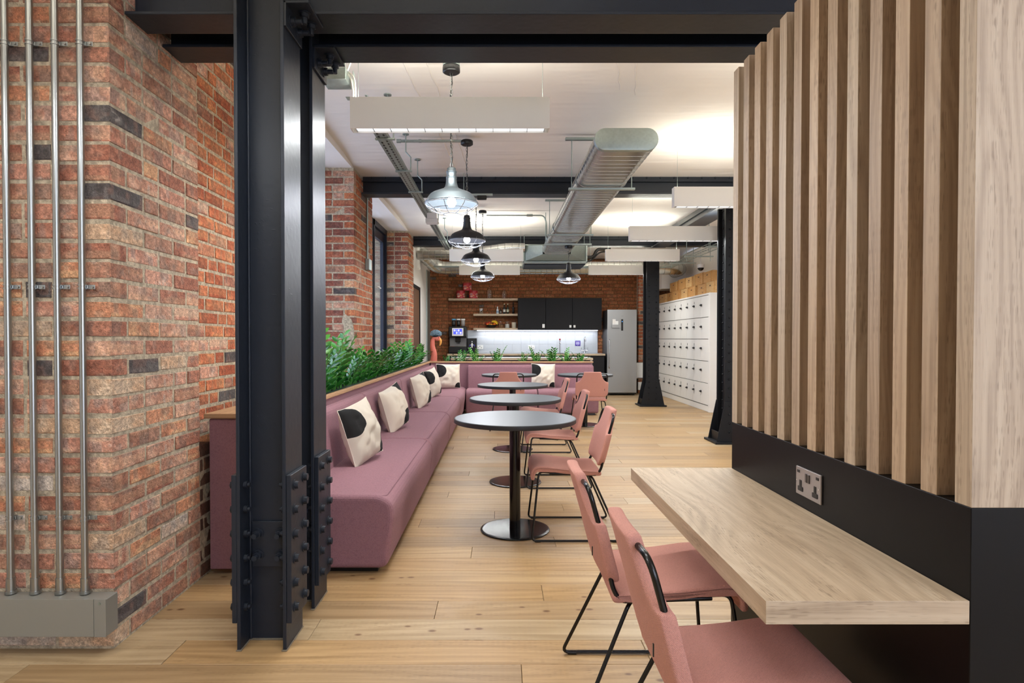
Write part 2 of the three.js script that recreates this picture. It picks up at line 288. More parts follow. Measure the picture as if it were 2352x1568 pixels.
// face: origin at the corner (bottom), u direction along the wall, normal outwards
function brickFace(parent, o, u, n, width, height, pal, opt = {}) {
  const q = new THREE.Matrix4().makeBasis(V(...u), V(0, 1, 0), V(...n)), flip = q.determinant() < 0;
  const rows = Math.floor(height / RH + 0.5), rest = [];
  const U = V(...u);
  for (let r = opt.r0 ?? 0; r < rows; r++) {
    const par = r % 2, y = (r + 0.5) * RH + (opt.y0 ?? 0);
    let x = par === (opt.parity ?? 0) ? 0 : (opt.butt ? BD + JT : -BL / 2 + BD / 2 - JT), end = width - ((opt.buttEnd && par !== (opt.parityEnd ?? 0)) ? BD + JT : 0), i = 0;
    while (x < end - 0.02) {
      const header = (opt.firstHeader && i === 0 && par === 1) || (opt.mix && rnd() < opt.mix);
      let L = header ? BD : BL, x0 = x, x1 = x + L; x = x1 + JT;
      if (x0 < 0) { x0 = 0; } if (x1 > end) x1 = end; if (end - x1 < 0.035) { x1 = end; x = end; }
      if (x1 - x0 < 0.025) continue;
      const len = x1 - x0, key = len > 0.16 ? 's' : 'h', g = pick(brickGeo[key]), sx = len / (key === 's' ? BL : BD);
      const last = x >= end - 0.02;
      let kind = opt.choose ? opt.choose(r, (x0 + x1) / 2) : null; kind = kind ?? pal(rnd()); const mats = M.brick[kind], mm = pick(mats);
      const pr = rr(-0.002, 0.003), jy = rr(-0.0022, 0.0022), jr = rr(-0.007, 0.007), sy = rr(0.955, 1.03), c = V(...o).addScaledVector(U, (x0 + x1) / 2).addScaledVector(V(...n), pr); c.y += y + jy;
      const show = opt.show ? opt.show((x0 + x1) / 2, y) : true;
      const mt = new THREE.Matrix4().makeBasis(flip ? U.clone().negate() : U, V(0, 1, 0), V(...n)).setPosition(c).multiply(new THREE.Matrix4().makeRotationZ(len > 0.16 ? jr : 0)).scale(V(sx, sy, 1));
      if (show) { const m = mesh('brick', g, mm, parent); mt.decompose(m.position, m.quaternion, m.scale); }
      else { const gg = g.clone(); gg.applyMatrix4(mt); (rest[kind] ??= []).push(gg); }
      i++;
    }
  }
  for (const k of Object.keys(rest)) { const m = mesh('brick_field', merge(rest[k]), M.brick[k][0], parent); m.userData.kind = 'stuff'; }
}
const palFront = t => t < 0.58 ? 'red' : t < 0.84 ? 'brown' : t < 0.94 ? 'pale' : 'dark';
const palSide = t => t < 0.42 ? 'red' : t < 0.86 ? 'brown' : t < 0.95 ? 'pale' : 'dark';
const palOrange = t => t < 0.72 ? 'orange' : t < 0.9 ? 'red' : t < 0.96 ? 'brown' : 'dark';
const palDeep = t => t < 0.7 ? 'deep' : t < 0.88 ? 'red' : t < 0.95 ? 'brown' : 'dark';
const palBack = t => t < 0.975 ? 'back' : 'dark';
const PX = -1.565, IN = 0.0032;
// front pier
{
  const p = struct('brick_pier', 'weathered brick pier carrying four steel conduits', 'pier');
  mesh('mortar_bed', boxUV(bxx(-3.0, PX - IN, 0, 3.12, -2.456 - IN, -3.175 + IN), 'x'), M.mortar, p);
  brickFace(p, [PX, 0.004, -2.456], [-1, 0, 0], [0, 0, 1], 1.4, 3.1, palFront, { parity: 0, butt: true, mix: 0.16, show: (x, y) => x < 0.62 && y < 2.72 });
  brickFace(p, [PX, 0.004, -2.456], [0, 0, -1], [1, 0, 0], 0.715, 3.1, palSide, { parity: 1, butt: true, mix: 0.1, show: (x, y) => y < 2.72 });
}
// low stub of older brickwork at the pier's foot and the recessed wall beside it
{
  const w = struct('wall_left', 'rough orange brick wall set back behind the front pier', 'wall');
  mesh('mortar_bed', boxUV(bxx(-2.2, -1.70 - IN, 0, 3.1, -3.1, -4.35), 'z'), M.mortar, w);
  mesh('mortar_bed', boxUV(bxx(-2.2, -1.62, 0, 0.80, -4.35, -6.56), 'z'), M.mortar, w);
  mesh('mortar_bed', boxUV(bxx(-2.2, -1.95, 0, 0.30, -7.4, -10.4), 'z'), M.mortar, w);
  brickFace(w, [-1.70, 0.004, -3.17], [0, 0, -1], [1, 0, 0], 1.18, 3.09, palOrange, { mix: 0.45, show: (x, y) => y > 0.8 && y < 2.75 });
  const s = struct('brick_pier', 'dark grimy brick stub at the foot of the front pier', 'pier');
  mesh('mortar_bed', boxUV(bxx(-1.69, PX - IN, 0, 0.67, -3.175, -3.30), 'z'), M.mortar, s);
  brickFace(s, [PX - 0.002, 0.004, -3.178], [0, 0, -1], [1, 0, 0], 0.115, 0.67, () => 'grime', { mix: 1 });
}
// second pier
{
  const p = struct('brick_pier', 'deep red brick pier beside the planter with a grey conduit', 'pier');
  mesh('mortar_bed', boxUV(bxx(-2.2, PX - IN, 0, 3.09, -6.56 - IN, -7.5 + IN), 'x'), M.mortar, p);
  brickFace(p, [PX, 0.004, -6.56], [-1, 0, 0], [0, 0, 1], 0.5, 3.08, palDeep, { parity: 0, butt: true, mix: 0.2, show: (x, y) => y > 0.7 });
  brickFace(p, [PX, 0.004, -6.56], [0, 0, -1], [1, 0, 0], 0.94, 3.08, palOrange, { parity: 1, butt: true, mix: 0.2, show: (x, y) => y > 0.7 });
  const blob = extrude(smoothPoly([[-1.575, 1.04], [-1.566, 1.2], [-1.57, 1.36], [-1.60, 1.47], [-1.635, 1.50], [-1.665, 1.52], [-1.70, 1.44], [-1.675, 1.38], [-1.695, 1.30], [-1.66, 1.22], [-1.67, 1.12], [-1.645, 1.03]], 4), 0.016, 0.004); blob.translate(0, 0, -6.5635);
  mesh('mortar_patch', boxUV(blob, 'x'), M.mortar, p);
}
// third pier
{
  const p = struct('brick_pier', 'brick pier by the dark glazed door with pale quoin bricks', 'pier');
  mesh('mortar_bed', boxUV(bxx(-2.2, PX - IN, 0, 3.09, -10.4 - IN, -11.07 + IN), 'x'), M.mortar, p);
  brickFace(p, [PX, 0.004, -10.4], [-1, 0, 0], [0, 0, 1], 0.40, 3.08, palDeep, { parity: 0, butt: true, show: (x, y) => y > 0.7, firstHeader: true, choose: (r, c) => c > 0.24 && r % 2 && r < 32 ? 'pale' : null });
  brickFace(p, [PX, 0.004, -10.4], [0, 0, -1], [1, 0, 0], 0.67, 3.08, palOrange, { parity: 1, butt: true, show: (x, y) => y > 0.7 });
}
// plastered stretch with the door, then the kitchen wall
{
  const w = struct('wall_left', 'white plastered wall beside the kitchen with a wooden door', 'wall');
  mesh('plaster_face', bxx(-2.2, -1.60, 0, 3.09, -11.06, -14.2), M.white, w);
  mesh('corner_strip', rbb(-1.60, -1.575, 0, 2.75, -13.25, -13.75, 0.004), M.zinc, w);
  const d = struct('door_1', 'brown wooden door in the white wall near the kitchen', 'door');
  mesh('door_leaf', boxUV(rbb(-1.597, -1.585, 0.004, 2.2, -11.2, -12.0, 0.003), 'y'), M.darkWood, d);
  mesh('door_frame', merge(bxx(-1.6, -1.57, 0.004, 2.24, -12.0, -12.06), bxx(-1.6, -1.57, 2.2, 2.26, -11.1, -12.06)), M.cab, d);
}
{
  const w = struct('wall_back', 'brown brick back wall of the kitchen', 'wall');
  mesh('mortar_bed', boxUV(bxx(-1.7, 4.2, 0, 3.09, -14.1 - IN, -14.3), 'x'), std({ map: T.mortar, color: 0x9c7450, roughness: 0.95 }), w);
  brickFace(w, [-1.6, 0.004, -14.1], [1, 0, 0], [0, 0, 1], 5.65, 3.08, palBack, { mix: 0.15, show: (x, y) => { const X = x - 1.6; return (y > 2.18 && y < 2.68 && X > -1.1 && X < 3.9) || (X > 2.3 && X < 3.5 && y > 1.85 && y < 2.2) || (X > 3.0 && X < 3.45 && y > 0.3 && y < 1.86) || (X > -1.15 && X < 0.42 && y > 1.46 && y < 2.18); } });
  const p = struct('brick_pier', 'shallow brick pier at the kitchen corner behind the flamingo', 'pier');
  mesh('mortar_bed', boxUV(bxx(-1.6, -1.18 - IN, 0, 3.09, -13.98 - IN, -14.1), 'x'), std({ map: T.mortar, color: 0x9c7450, roughness: 0.95 }), p);
  brickFace(p, [-1.18, 0.004, -13.98], [-1, 0, 0], [0, 0, 1], 0.42, 3.08, palBack, { mix: 0.2, show: (x, y) => y > 0.6 && y < 2.7 });
  const q = struct('brick_pier', 'red brick pier to the side of the steel fridge', 'pier');
  mesh('mortar_bed', boxUV(bxx(3.16 + IN, 3.5, 0, 3.09, -13.9 - IN, -14.1), 'x'), M.mortar, q);
  brickFace(q, [3.16, 0.004, -13.9], [1, 0, 0], [0, 0, 1], 0.42, 3.08, palOrange, { mix: 0.3, show: (x, y) => y > 0.3 && y < 2.75 });
}
{
  const w = struct('wall_right', 'plain white painted wall behind the lockers', 'wall');
  mesh('plaster_face', bxx(4.07, 4.25, 0, 3.12, 2.7, -14.3), M.white, w);
  mesh('bulkhead', rbb(3.55, 4.07, 2.35, 2.75, -13.4, -14.09, 0.004), M.white, w);
}
// walls behind the viewpoint, with the tall window that lights the near end
{
  const w = struct('wall_rear', 'white wall with a wide window at the near end of the room', 'wall');
  mesh('plaster_face', merge(bxx(-3.2, 0.9, 0, 3.12, 2.6, 2.8), bxx(3.9, 4.25, 0, 3.12, 2.6, 2.8), bxx(0.9, 3.9, 0, 0.5, 2.6, 2.8), bxx(0.9, 3.9, 2.9, 3.12, 2.6, 2.8)), M.white, w);
  const l = struct('wall_left', 'white plastered wall of the near end of the room', 'wall');
  mesh('plaster_face', bxx(-3.2, -3.0, 0, 3.12, 2.7, -3.2), M.white, l);
  const win = struct('window_1', 'wide steel window at the near end of the room', 'window');
  mesh('window_frame', merge(...[0.925, 1.9, 2.9, 3.875].map(x => bxx(x - 0.025, x + 0.025, 0.5, 2.9, 2.62, 2.68)), bxx(0.9, 3.9, 0.5, 0.55, 2.62, 2.68), bxx(0.9, 3.9, 2.85, 2.9, 2.62, 2.68)), M.blackMetal, win);
  for (const [a, b] of [[0.95, 1.875], [1.925, 2.875], [2.925, 3.85]]) mesh('pane', bxx(a, b, 0.55, 2.85, 2.647, 2.653), M.glass, win);
  rect(2.9, 2.3, DAY_L, new THREE.Color(0.8, 0.86, 1.0), [2.4, 1.7, 2.55], [2.4, 1.7, -3]);
}
// glazing in the side wall
{
  const w2 = struct('window_2', 'steel window between the front pier and the second pier', 'window');
  const X = -1.98;
  mesh('window_frame', merge(...[-4.38, -5.45, -6.53].map(z => bxx(X - 0.03, X + 0.03, 0.8, 3.09, z - 0.03, z + 0.03)), bxx(X - 0.03, X + 0.03, 0.8, 0.86, -4.38, -6.53), bxx(X - 0.03, X + 0.03, 2.2, 2.25, -4.38, -6.53), bxx(X - 0.03, X + 0.03, 3.03, 3.09, -4.38, -6.53)), M.blackMetal, w2);
  for (const [z0, z1] of [[-4.41, -5.42], [-5.48, -6.5]]) for (const [y0, y1] of [[0.86, 2.2], [2.25, 3.03]]) mesh('pane', bxx(X - 0.003, X + 0.003, y0, y1, z0, z1), M.glass, w2);
  const w3 = struct('window_3', 'steel window beside the dark glazed door', 'window');
  mesh('window_frame', merge(...[-7.53, -8.42, -9.30].map(z => bxx(X - 0.03, X + 0.05, 0.30, 3.09, z - 0.035, z + 0.035)), bxx(X - 0.03, X + 0.03, 0.3, 0.36, -7.53, -9.3), bxx(X - 0.03, X + 0.03, 3.03, 3.09, -7.53, -9.3)), M.blackMetal, w3);
  for (const [z0, z1] of [[-7.57, -8.38], [-8.46, -9.26]]) mesh('pane', bxx(X - 0.003, X + 0.003, 0.36, 3.03, z0, z1), M.glass, w3);
  const d = struct('door_2', 'dark blue glazed steel door with a white lever handle', 'door');
  const bl = std({ color: 0x141c2c, roughness: 0.35 });
  mesh('door_frame', merge(bxx(X - 0.04, X + 0.06, 0.3, 3.09, -9.335, -9.40), bxx(X - 0.04, X + 0.06, 0.3, 3.09, -10.33, -10.395), bxx(X - 0.04, X + 0.06, 3.0, 3.09, -9.335, -10.395)), bl, d);
  const leaf = mesh('door_leaf', merge(bxx(X - 0.02, X + 0.03, 0.31, 2.99, -9.41, -9.52), bxx(X - 0.02, X + 0.03, 0.31, 2.99, -10.21, -10.32), bxx(X - 0.02, X + 0.03, 2.86, 2.99, -9.5, -10.22), bxx(X - 0.02, X + 0.03, 0.31, 0.5, -9.5, -10.22)), bl, d);
  mesh('pane', bxx(X, X + 0.008, 0.5, 2.86, -9.52, -10.21), M.glass, d);
  mesh('handle', merge(rbb(X + 0.03, X + 0.045, 1.9, 2.16, -9.44, -9.48, 0.004), polyTube(rounded([V(X + 0.04, 2.06, -9.46), V(X + 0.1, 2.06, -9.46), V(X + 0.1, 2.05, -9.62)], 0.02), 0.011)), M.plastic, leaf);
}

// ---------------------------------------------------------------- steel frame
const hexBolt = merge(cyl(0.0165, 0.0165, 0.014, 6, 0, 0.007, 0), cyl(0.0095, 0.009, 0.01, 8, 0, 0.019, 0));
const hexHead = merge(cyl(0.022, 0.022, 0.003, 14, 0, 0.0015, 0), cyl(0.0165, 0.0155, 0.015, 6, 0, 0.0105, 0));
const hexNut = merge(cyl(0.024, 0.024, 0.004, 16, 0, 0.002, 0), cyl(0.019, 0.018, 0.016, 6, 0, 0.012, 0), cyl(0.011, 0.011, 0.026, 10, 0, 0.033, 0));
const aimR = [0, 0, -Math.PI / 2], aimL = [0, 0, Math.PI / 2], aimF = [Math.PI / 2, 0, 0], aimD = [Math.PI, 0, 0];
function steelColumn(label, z0) {                          // z0: front edge of the flanges
  const c = thing('steel_column', label, 'column', [-0.96, 0, z0 - 0.1015]);
  const H = 3.07, hw = 0.1, fd = 0.203;
  mesh('web', rbox(0.19, H, 0.012, 0.002, 0, H / 2, 0), M.steel, c);
  for (const s of [-1, 1]) {
    mesh('flange', merge(rbox(0.015, H, fd, 0.003, s * (hw - 0.0075), H / 2, 0), polyTube([V(s * (hw - 0.019), 0, 0.008), V(s * (hw - 0.019), H, 0.008)], 0.007, 6)), M.steel, c);
    const pl = mesh('splice_plate', rbox(0.02, 0.60, fd - 0.004, 0.003, s * (hw + 0.0105), 0.41, 0), M.steel, c);
    for (let r = 0; r < 6; r++) for (const z of [0.058, -0.058]) {
      mesh('bolt', hexHead, M.steel, pl, [s * (hw + 0.0205), 0.162 + r * 0.1 + (z < 0 ? 0.006 : 0), z], s > 0 ? aimR : aimL);
      mesh('bolt', hexBolt, M.steel, pl, [s * (hw - 0.0155), 0.162 + r * 0.1 + (z < 0 ? 0.006 : 0), z], s > 0 ? aimL : aimR);
    }
  }
  const wp = mesh('web_plate', rbox(0.15, 0.19, 0.012, 0.002, 0.004, 0.405, 0.0125), M.steel, c);
  for (const x of [-0.045, 0.048]) for (const y of [0.36, 0.45]) mesh('bolt', hexNut, M.steel, wp, [x, y, 0.0185], aimF);
  mesh('grout_edge', merge(rbox(0.21, 0.006, 0.03, 0.002, 0, 0.003, 0.0), rbox(0.022, 0.005, 0.215, 0.002, hw - 0.008, 0.0025, 0), rbox(0.022, 0.005, 0.215, 0.002, -hw + 0.008, 0.0025, 0)), M.mortar, c);
  // angle cleat under the beam to the right
  for (const s of [1]) {
    const a = mesh('angle_cleat', merge(rbox(0.010, 0.10, 0.2, 0.002, s * (hw + 0.005), 2.553, 0), rbox(0.10, 0.010, 0.2, 0.002, s * (hw + 0.05), 2.598, 0)), M.steel, c);
    for (const z of [0.045, -0.045]) { mesh('bolt', hexNut, M.steel, a, [s * (hw + 0.01), 2.545, z], s > 0 ? aimR : aimL); mesh('bolt', hexNut, M.steel, a, [s * (hw + 0.06), 2.592, z - 0.02], aimD); }
  }
  return c;
}
steelColumn('dark steel column with bolted splice plates, nearer one of the pair', -2.44);
steelColumn('dark steel column with bolted splice plates, further one beside the pink sofa', -2.813);
function ibeam(label, x0, x1, zc, y0, h, fw = 0.166) {
  const b = thing('steel_beam', label, 'beam', [(x0 + x1) / 2, y0, zc]); const L = x1 - x0;
  mesh('bottom_flange', rbox(L, 0.014, fw, 0.003, 0, 0.007, 0), M.steel, b);
  mesh('web', box(L, h - 0.02, 0.012, 0, h / 2, 0), M.steel, b);
  mesh('top_flange', rbox(L, 0.014, fw, 0.003, 0, h - 0.007, 0), M.steel, b);
  return b;
}
ibeam('dark steel beam across the top, nearer one of the pair', -0.859, 4.06, -2.635, 2.606, 0.42);
ibeam('dark steel beam across the top, further one of the pair', -0.859, 4.06, -2.92, 2.606, 0.42);
ibeam('short dark steel beam between the brick pier and the nearer column', -1.56, -1.061, -2.635, 2.606, 0.42);
ibeam('short dark steel beam between the brick pier and the further column', -1.56, -1.061, -2.92, 2.606, 0.42);
const rivet = ni(new THREE.SphereGeometry(0.0125, 8, 4, 0, Math.PI * 2, 0, Math.PI / 2));
function rivetGeo(list) { return merge(list.map(([x, y, z, rx, rz]) => { const g = rivet.clone(); g.rotateX(rx || 0); g.rotateZ(rz || 0); g.translate(x, y, z); return g; })); }
function rivetBeam(label, x0, x1, zc, y0, y1) {
  const b = thing('riveted_beam', label, 'beam', [0, 0, zc]); const L = x1 - x0, c = (x0 + x1) / 2, h = y1 - y0;
  mesh('web', box(L, h, 0.012, c, (y0 + y1) / 2, 0), M.steel, b);
  mesh('bottom_flange', rbox(L, 0.02, 0.19, 0.003, c, y0 + 0.01, 0), M.steel, b);
  mesh('top_angle', merge(rbox(L, 0.085, 0.03, 0.003, c, y1 - 0.05, 0.012), rbox(L, 0.012, 0.12, 0.002, c, y1 - 0.096, 0)), M.steel, b);
  const rv = []; for (let x = x0 + 0.1; x < x1; x += 0.155) rv.push([x, y1 - 0.052, 0.027, Math.PI / 2]);
  const m = mesh('rivets', rivetGeo(rv), M.steel, b); m.userData.kind = 'stuff';
}
rivetBeam('black riveted beam across the ceiling above the second pendant lamp', -1.545, 4.06, -6.92, 2.87, 3.12);
rivetBeam('black riveted beam across the ceiling near the kitchen', -1.545, 4.06, -10.92, 2.90, 3.12);
{ // girder along the row of columns
  const b = thing('riveted_girder', 'black riveted girder running over the two stanchions', 'beam', [2.80, 0, 0]);
  mesh('web', bxx(-0.006, 0.006, 2.88, 3.07, -7.03, -10.81), M.steel, b);
  mesh('bottom_flange', rbb(-0.13, 0.13, 2.86, 2.88, -7.03, -10.81), M.steel, b);
  mesh('angle', merge(rbb(-0.03, 0.03, 2.88, 2.95, -7.03, -10.81), rbb(-0.03, 0.03, 3.0, 3.07, -7.03, -10.81)), M.steel, b);
  const rv = []; for (let z = -7.2; z > -10.75; z -= 0.16) { rv.push([-0.03, 2.915, z, 0, Math.PI / 2]); }
  mesh('rivets', rivetGeo(rv), M.steel, b).userData.kind = 'stuff';
}
function stanchion(label, x, z, w) {
  const c = thing('riveted_stanchion', label, 'column', [x, 0, z]); const H = 2.86, d = 0.26;
  mesh('front_plate', rbox(w, H - 0.02, 0.02, 0.003, 0, H / 2, d / 2), M.stanchion, c);
  mesh('rear_plate', rbox(w, H - 0.02, 0.02, 0.003, 0, H / 2, -d / 2), M.stanchion, c);
  for (const s of [-1, 1]) mesh('channel', merge(box(0.012, H - 0.02, d - 0.02, s * (w / 2 - 0.055), H / 2, 0), box(0.05, H - 0.02, 0.012, s * (w / 2 - 0.03), H / 2, d / 2 - 0.016), box(0.05, H - 0.02, 0.012, s * (w / 2 - 0.03), H / 2, -d / 2 + 0.016)), M.stanchion, c);
  for (const s of [-1, 1]) { const g = extrude([[-w / 2, 0.5], [w / 2, 0.5], [w / 2 + 0.1, 0.02], [-w / 2 - 0.1, 0.02]], 0.014, 0.002); g.translate(0, 0, s * (d / 2 + 0.018)); mesh('gusset_plate', g, M.stanchion, c); }
  mesh('base_plate', rbox(w + 0.26, 0.025, d + 0.16, 0.004, 0, 0.0125, 0), M.stanchion, c);
  for (const s of [-1, 1]) mesh('base_angle', rbox(0.012, 0.11, d, 0.002, s * (w / 2 + 0.06), 0.08, 0), M.stanchion, c);
  const rv = []; for (let y = 0.14; y < H - 0.05; y += 0.105) for (const s of [-1, 1]) { rv.push([s * (w / 2 - 0.05), y, d / 2 + (y < 0.5 ? 0.026 : 0.011), Math.PI / 2]); if (s < 0) { rv.push([-w / 2 + 0.048, y + 0.05, 0.075, 0, Math.PI / 2], [-w / 2 + 0.048, y + 0.05, -0.06, 0, Math.PI / 2]); } }
  mesh('rivets', rivetGeo(rv), M.stanchion, c).userData.kind = 'stuff';
}
stanchion('black riveted steel stanchion with splayed foot, in front of the lockers', 2.83, -11.42, 0.235);
stanchion('black riveted steel stanchion partly hidden by the slatted partition', 2.84, -7.42, 0.30);

// ---------------------------------------------------------------- slatted partition with desk
{
  const p = thing('slatted_partition', 'tall oak slatted partition on a black base', 'partition', [0, 0, 0]);
  const X = 0.932, Zn = -1.2, Zf = -2.443, H = 2.32, B = 0.925;
  mesh('base_panel', rbb(X, X + 0.4, 0.002, B, Zn, Zf, 0.002), M.partBase, p);
  mesh('backing_panel', boxUV(bxx(X + 0.075, X + 0.325, B, H, Zn - 0.05, Zf), 'y'), M.slat[0], p);
  const sv = []; for (let k = 0; k < 5; k++) sv.push(boxUV(rbox(0.075, H - B, 0.05, 0.0015, 0.0375, 0, 0, 1), 'y', [k * 0.43, k * 0.061]));
  for (let i = 0; i < 12; i++) mesh('slat', sv[i % 5], M.slat[(i * 7) % 4], p, [X, (H + B) / 2, Zf + 0.025 + i * 0.0997]);
  mesh('end_panel', boxUV(rbb(X, X + 0.4, B, H, Zn, Zn - 0.045, 0.0015), 'y'), M.slat[0], p);
  for (let i = 0; i < 12; i++) mesh('slat', sv[(i + 2) % 5], M.slat[(i * 3) % 4], p, [X + 0.325, (H + B) / 2, Zf + 0.025 + i * 0.0997]);
}
{
  const d = thing('wall_desk', 'pale oak shelf desk fixed to the slatted partition', 'desk', [0, 0, 0]);
  const g = boxUV(rbb(0.527, 0.931, 0.693, 0.74, -1.2, -2.443, 0.0012), 'z');
  mesh('desk_top', g, M.oak, d);
  for (const z of [-1.5, -2.1]) mesh('bracket', bxx(0.7, 0.93, 0.668, 0.692, z, z - 0.03), M.partBase, d);
}
{
  const s = thing('power_socket', 'brushed steel double power socket on the black partition base', 'socket', [0.932, 0.821, -1.827]);
  const br = std({ color: 0xa8a09c, metalness: 0.6, roughness: 0.4 });
  mesh('plate', merge(rbox(0.006, 0.086, 0.146, 0.002, -0.003, 0, 0)), br, s);
  const pin = std({ color: 0x101010, roughness: 0.4 });
  for (const z of [-0.043, 0.043]) { const sh = roundPoly([[-0.006, 0.016], [0.006, 0.016], [0.006, -0.004], [0.0155, -0.004], [0.0155, -0.018], [-0.0155, -0.018], [-0.0155, -0.004], [-0.006, -0.004]], 0.002, 2); const g = extrude(sh, 0.002); g.rotateY(-Math.PI / 2); mesh('outlet', g, pin, s, [-0.0065, -0.012, z]); }
  for (const z of [-0.007, 0.007]) mesh('switch', rbox(0.004, 0.026, 0.011, 0.001, -0.007, 0.017, z), std({ color: 0x5c5654, metalness: 0.8, roughness: 0.3 }), s);
  for (const z of [-0.056, 0.056]) mesh('usb_port', box(0.002, 0.008, 0.014, -0.0065, 0.029, z), pin, s);
  for (const z of [-0.065, 0.065]) mesh('screw', cyl(0.0028, 0.0028, 0.002, 10, -0.0065, 0.0, z, 'x'), M.chrome, s);
}

// ---------------------------------------------------------------- conduits and trunking on the front pier
{
  const xs = [-1.959, -1.861, -1.761, -1.661];
  const words = ['leftmost of the four', 'second from the left of the four', 'third from the left of the four', 'closest of the four to the pier corner'];
  xs.forEach((x, i) => {
    const c = thing('steel_conduit', `galvanised steel conduit on the front brick pier, ${words[i]}`, 'conduit', [x, 0, -2.428], 0, 'conduits on the front pier');
    mesh('pipe', rod([0, 0.25, 0], [0, 3.1, 0], 0.0128, 14), M.pipe, c);
    mesh('coupling', merge(cyl(0.0165, 0.0165, 0.055, 16, 0, 0.275, 0), cyl(0.02, 0.02, 0.012, 16, 0, 0.246, 0)), M.pipe, c);
    for (const y of [0.54, 1.465, 2.43]) {
      const s = mesh('saddle_clamp', merge(cyl(0.0155, 0.0155, 0.006, 16, 0, y - 0.007, 0), cyl(0.0155, 0.0155, 0.006, 16, 0, y + 0.007, 0), rbox(0.034, 0.018, 0.003, 0.005, 0.026, y, -0.012), rbox(0.03, 0.016, 0.018, 0.003, 0, y, -0.018)), M.pipe, c);
      mesh('screw', cyl(0.006, 0.005, 0.006, 8, 0.034, y, -0.008, 'z'), M.pipe, s);
    }
  });
  const t = thing('metal_trunking', 'grey metal cable trunking along the foot of the brick pier', 'trunking', [0, 0, 0]);
  mesh('trough', rbb(-2.9, -1.546, 0.088, 0.236, -2.376, -2.453, 0.003), M.trunking, t);
  mesh('lid', rbb(-2.9, -1.592, 0.09, 0.238, -2.373, -2.377, 0.001), M.trunking, t);
  mesh('end_cap', rbb(-1.59, -1.544, 0.089, 0.238, -2.3725, -2.376, 0.001), M.trunking, t);
  mesh('screw', cyl(0.005, 0.005, 0.004, 8, -1.568, 0.222, -2.372, 'z'), M.zinc, t);
}

// ---------------------------------------------------------------- sofa
const SEAT = [[-0.60, 0.03], [-0.565, 0.31], [-0.575, 0.385], [-0.64, 0.422], [-0.9, 0.424], [-1.22, 0.41], [-1.22, 0.03]];
const BACK = [[-1.085, 0.37], [-1.10, 0.55], [-1.13, 0.80], [-1.215, 0.80], [-1.215, 0.37]];
const seams = [3.23, 5.11, 6.96, 8.80];
const sofaWords = ['nearest to the steel columns', 'second from the steel columns', 'third from the steel columns'];
for (let i = 0; i < 3; i++) {
  const d0 = seams[i], d1 = seams[i + 1], L = d1 - d0 - 0.006, zc = -(d0 + d1) / 2;
  const s = thing('sofa_module', `mauve upholstered bench module of the long sofa, ${sofaWords[i]}`, 'sofa', [0, 0, zc], 0, 'modules of the corner sofa');
  mesh('seat', boxUV(extrude(roundPoly(SEAT, [0.05, 0.08, 0.06, 0.1, 0, 0, 0]), L, 0.028, 4), 'z'), M.mauve, s);
  mesh('backrest', boxUV(extrude(roundPoly(BACK, [0, 0.1, 0.042, 0.042, 0]), L, 0.03, 4), 'z'), M.mauve, s);
  mesh('seam', polyTube(rounded([V(-1.05, 0.4185, L / 2 - 0.022), V(-0.64, 0.4165, L / 2 - 0.022), V(-0.612, 0.4075, L / 2 - 0.06), V(-0.612, 0.4075, -L / 2 + 0.03)], 0.05), 0.0025, 5), M.mauve, s);
  mesh('plinth', bxx(-1.2, -0.66, 0.001, 0.035, -L / 2 + 0.05, L / 2 - 0.05), M.blackMetal, s);
}
{ // corner module: seat turns the corner
  const s = thing('sofa_module', 'mauve upholstered corner module of the sofa, under the flamingo', 'sofa', [0, 0, 0], 0, 'modules of the corner sofa');
  const L = 10.70 - 8.80;
  const a = extrude(roundPoly(SEAT, [0.05, 0.08, 0.06, 0.1, 0, 0, 0]), L, 0.028, 4); a.translate(0, 0, -(8.803 + L / 2)); mesh('seat', boxUV(a, 'z'), M.mauve, s);
  const b = extrude(roundPoly(BACK, [0, 0.1, 0.042, 0.042, 0]), L, 0.03, 4); b.translate(0, 0, -(8.803 + L / 2)); mesh('backrest', boxUV(b, 'z'), M.mauve, s);
  mesh('plinth', bxx(-1.2, -0.66, 0.001, 0.035, -8.85, -10.6), M.blackMetal, s);
}
// the return leg: same profile, facing the viewer
const retWords = ['from the corner to the middle seam', 'at the open end near the fridge'];
[[-0.56, 0.62], [0.625, 1.62]].forEach(([x0, x1], i) => {
  const L = x1 - x0 - 0.006, s = thing('sofa_module', `mauve upholstered bench module of the short sofa, ${retWords[i]}`, 'sofa', [(x0 + x1) / 2, 0, -9.35], 0, 'modules of the corner sofa');
  const mk = (prof, rad, bv) => { const g = extrude(roundPoly(prof, rad), L, bv, 4); g.rotateY(-Math.PI / 2); return g; };
  // profile x (-0.6 .. -1.22) becomes z; front edge at z = -9.95
  const a = mk(SEAT, [0.05, 0.08, 0.06, 0.1, 0, 0, 0], 0.028); a.scale(1, 1, 1); mesh('seat', boxUV(a, 'x'), M.mauve, s);
  const b = mk(BACK, [0, 0.1, 0.042, 0.042, 0], 0.03); mesh('backrest', boxUV(b, 'x'), M.mauve, s);
  mesh('plinth', bxx(-L / 2 + 0.05, L / 2 - 0.05, 0.001, 0.035, -0.66, -1.2), M.blackMetal, s);
});
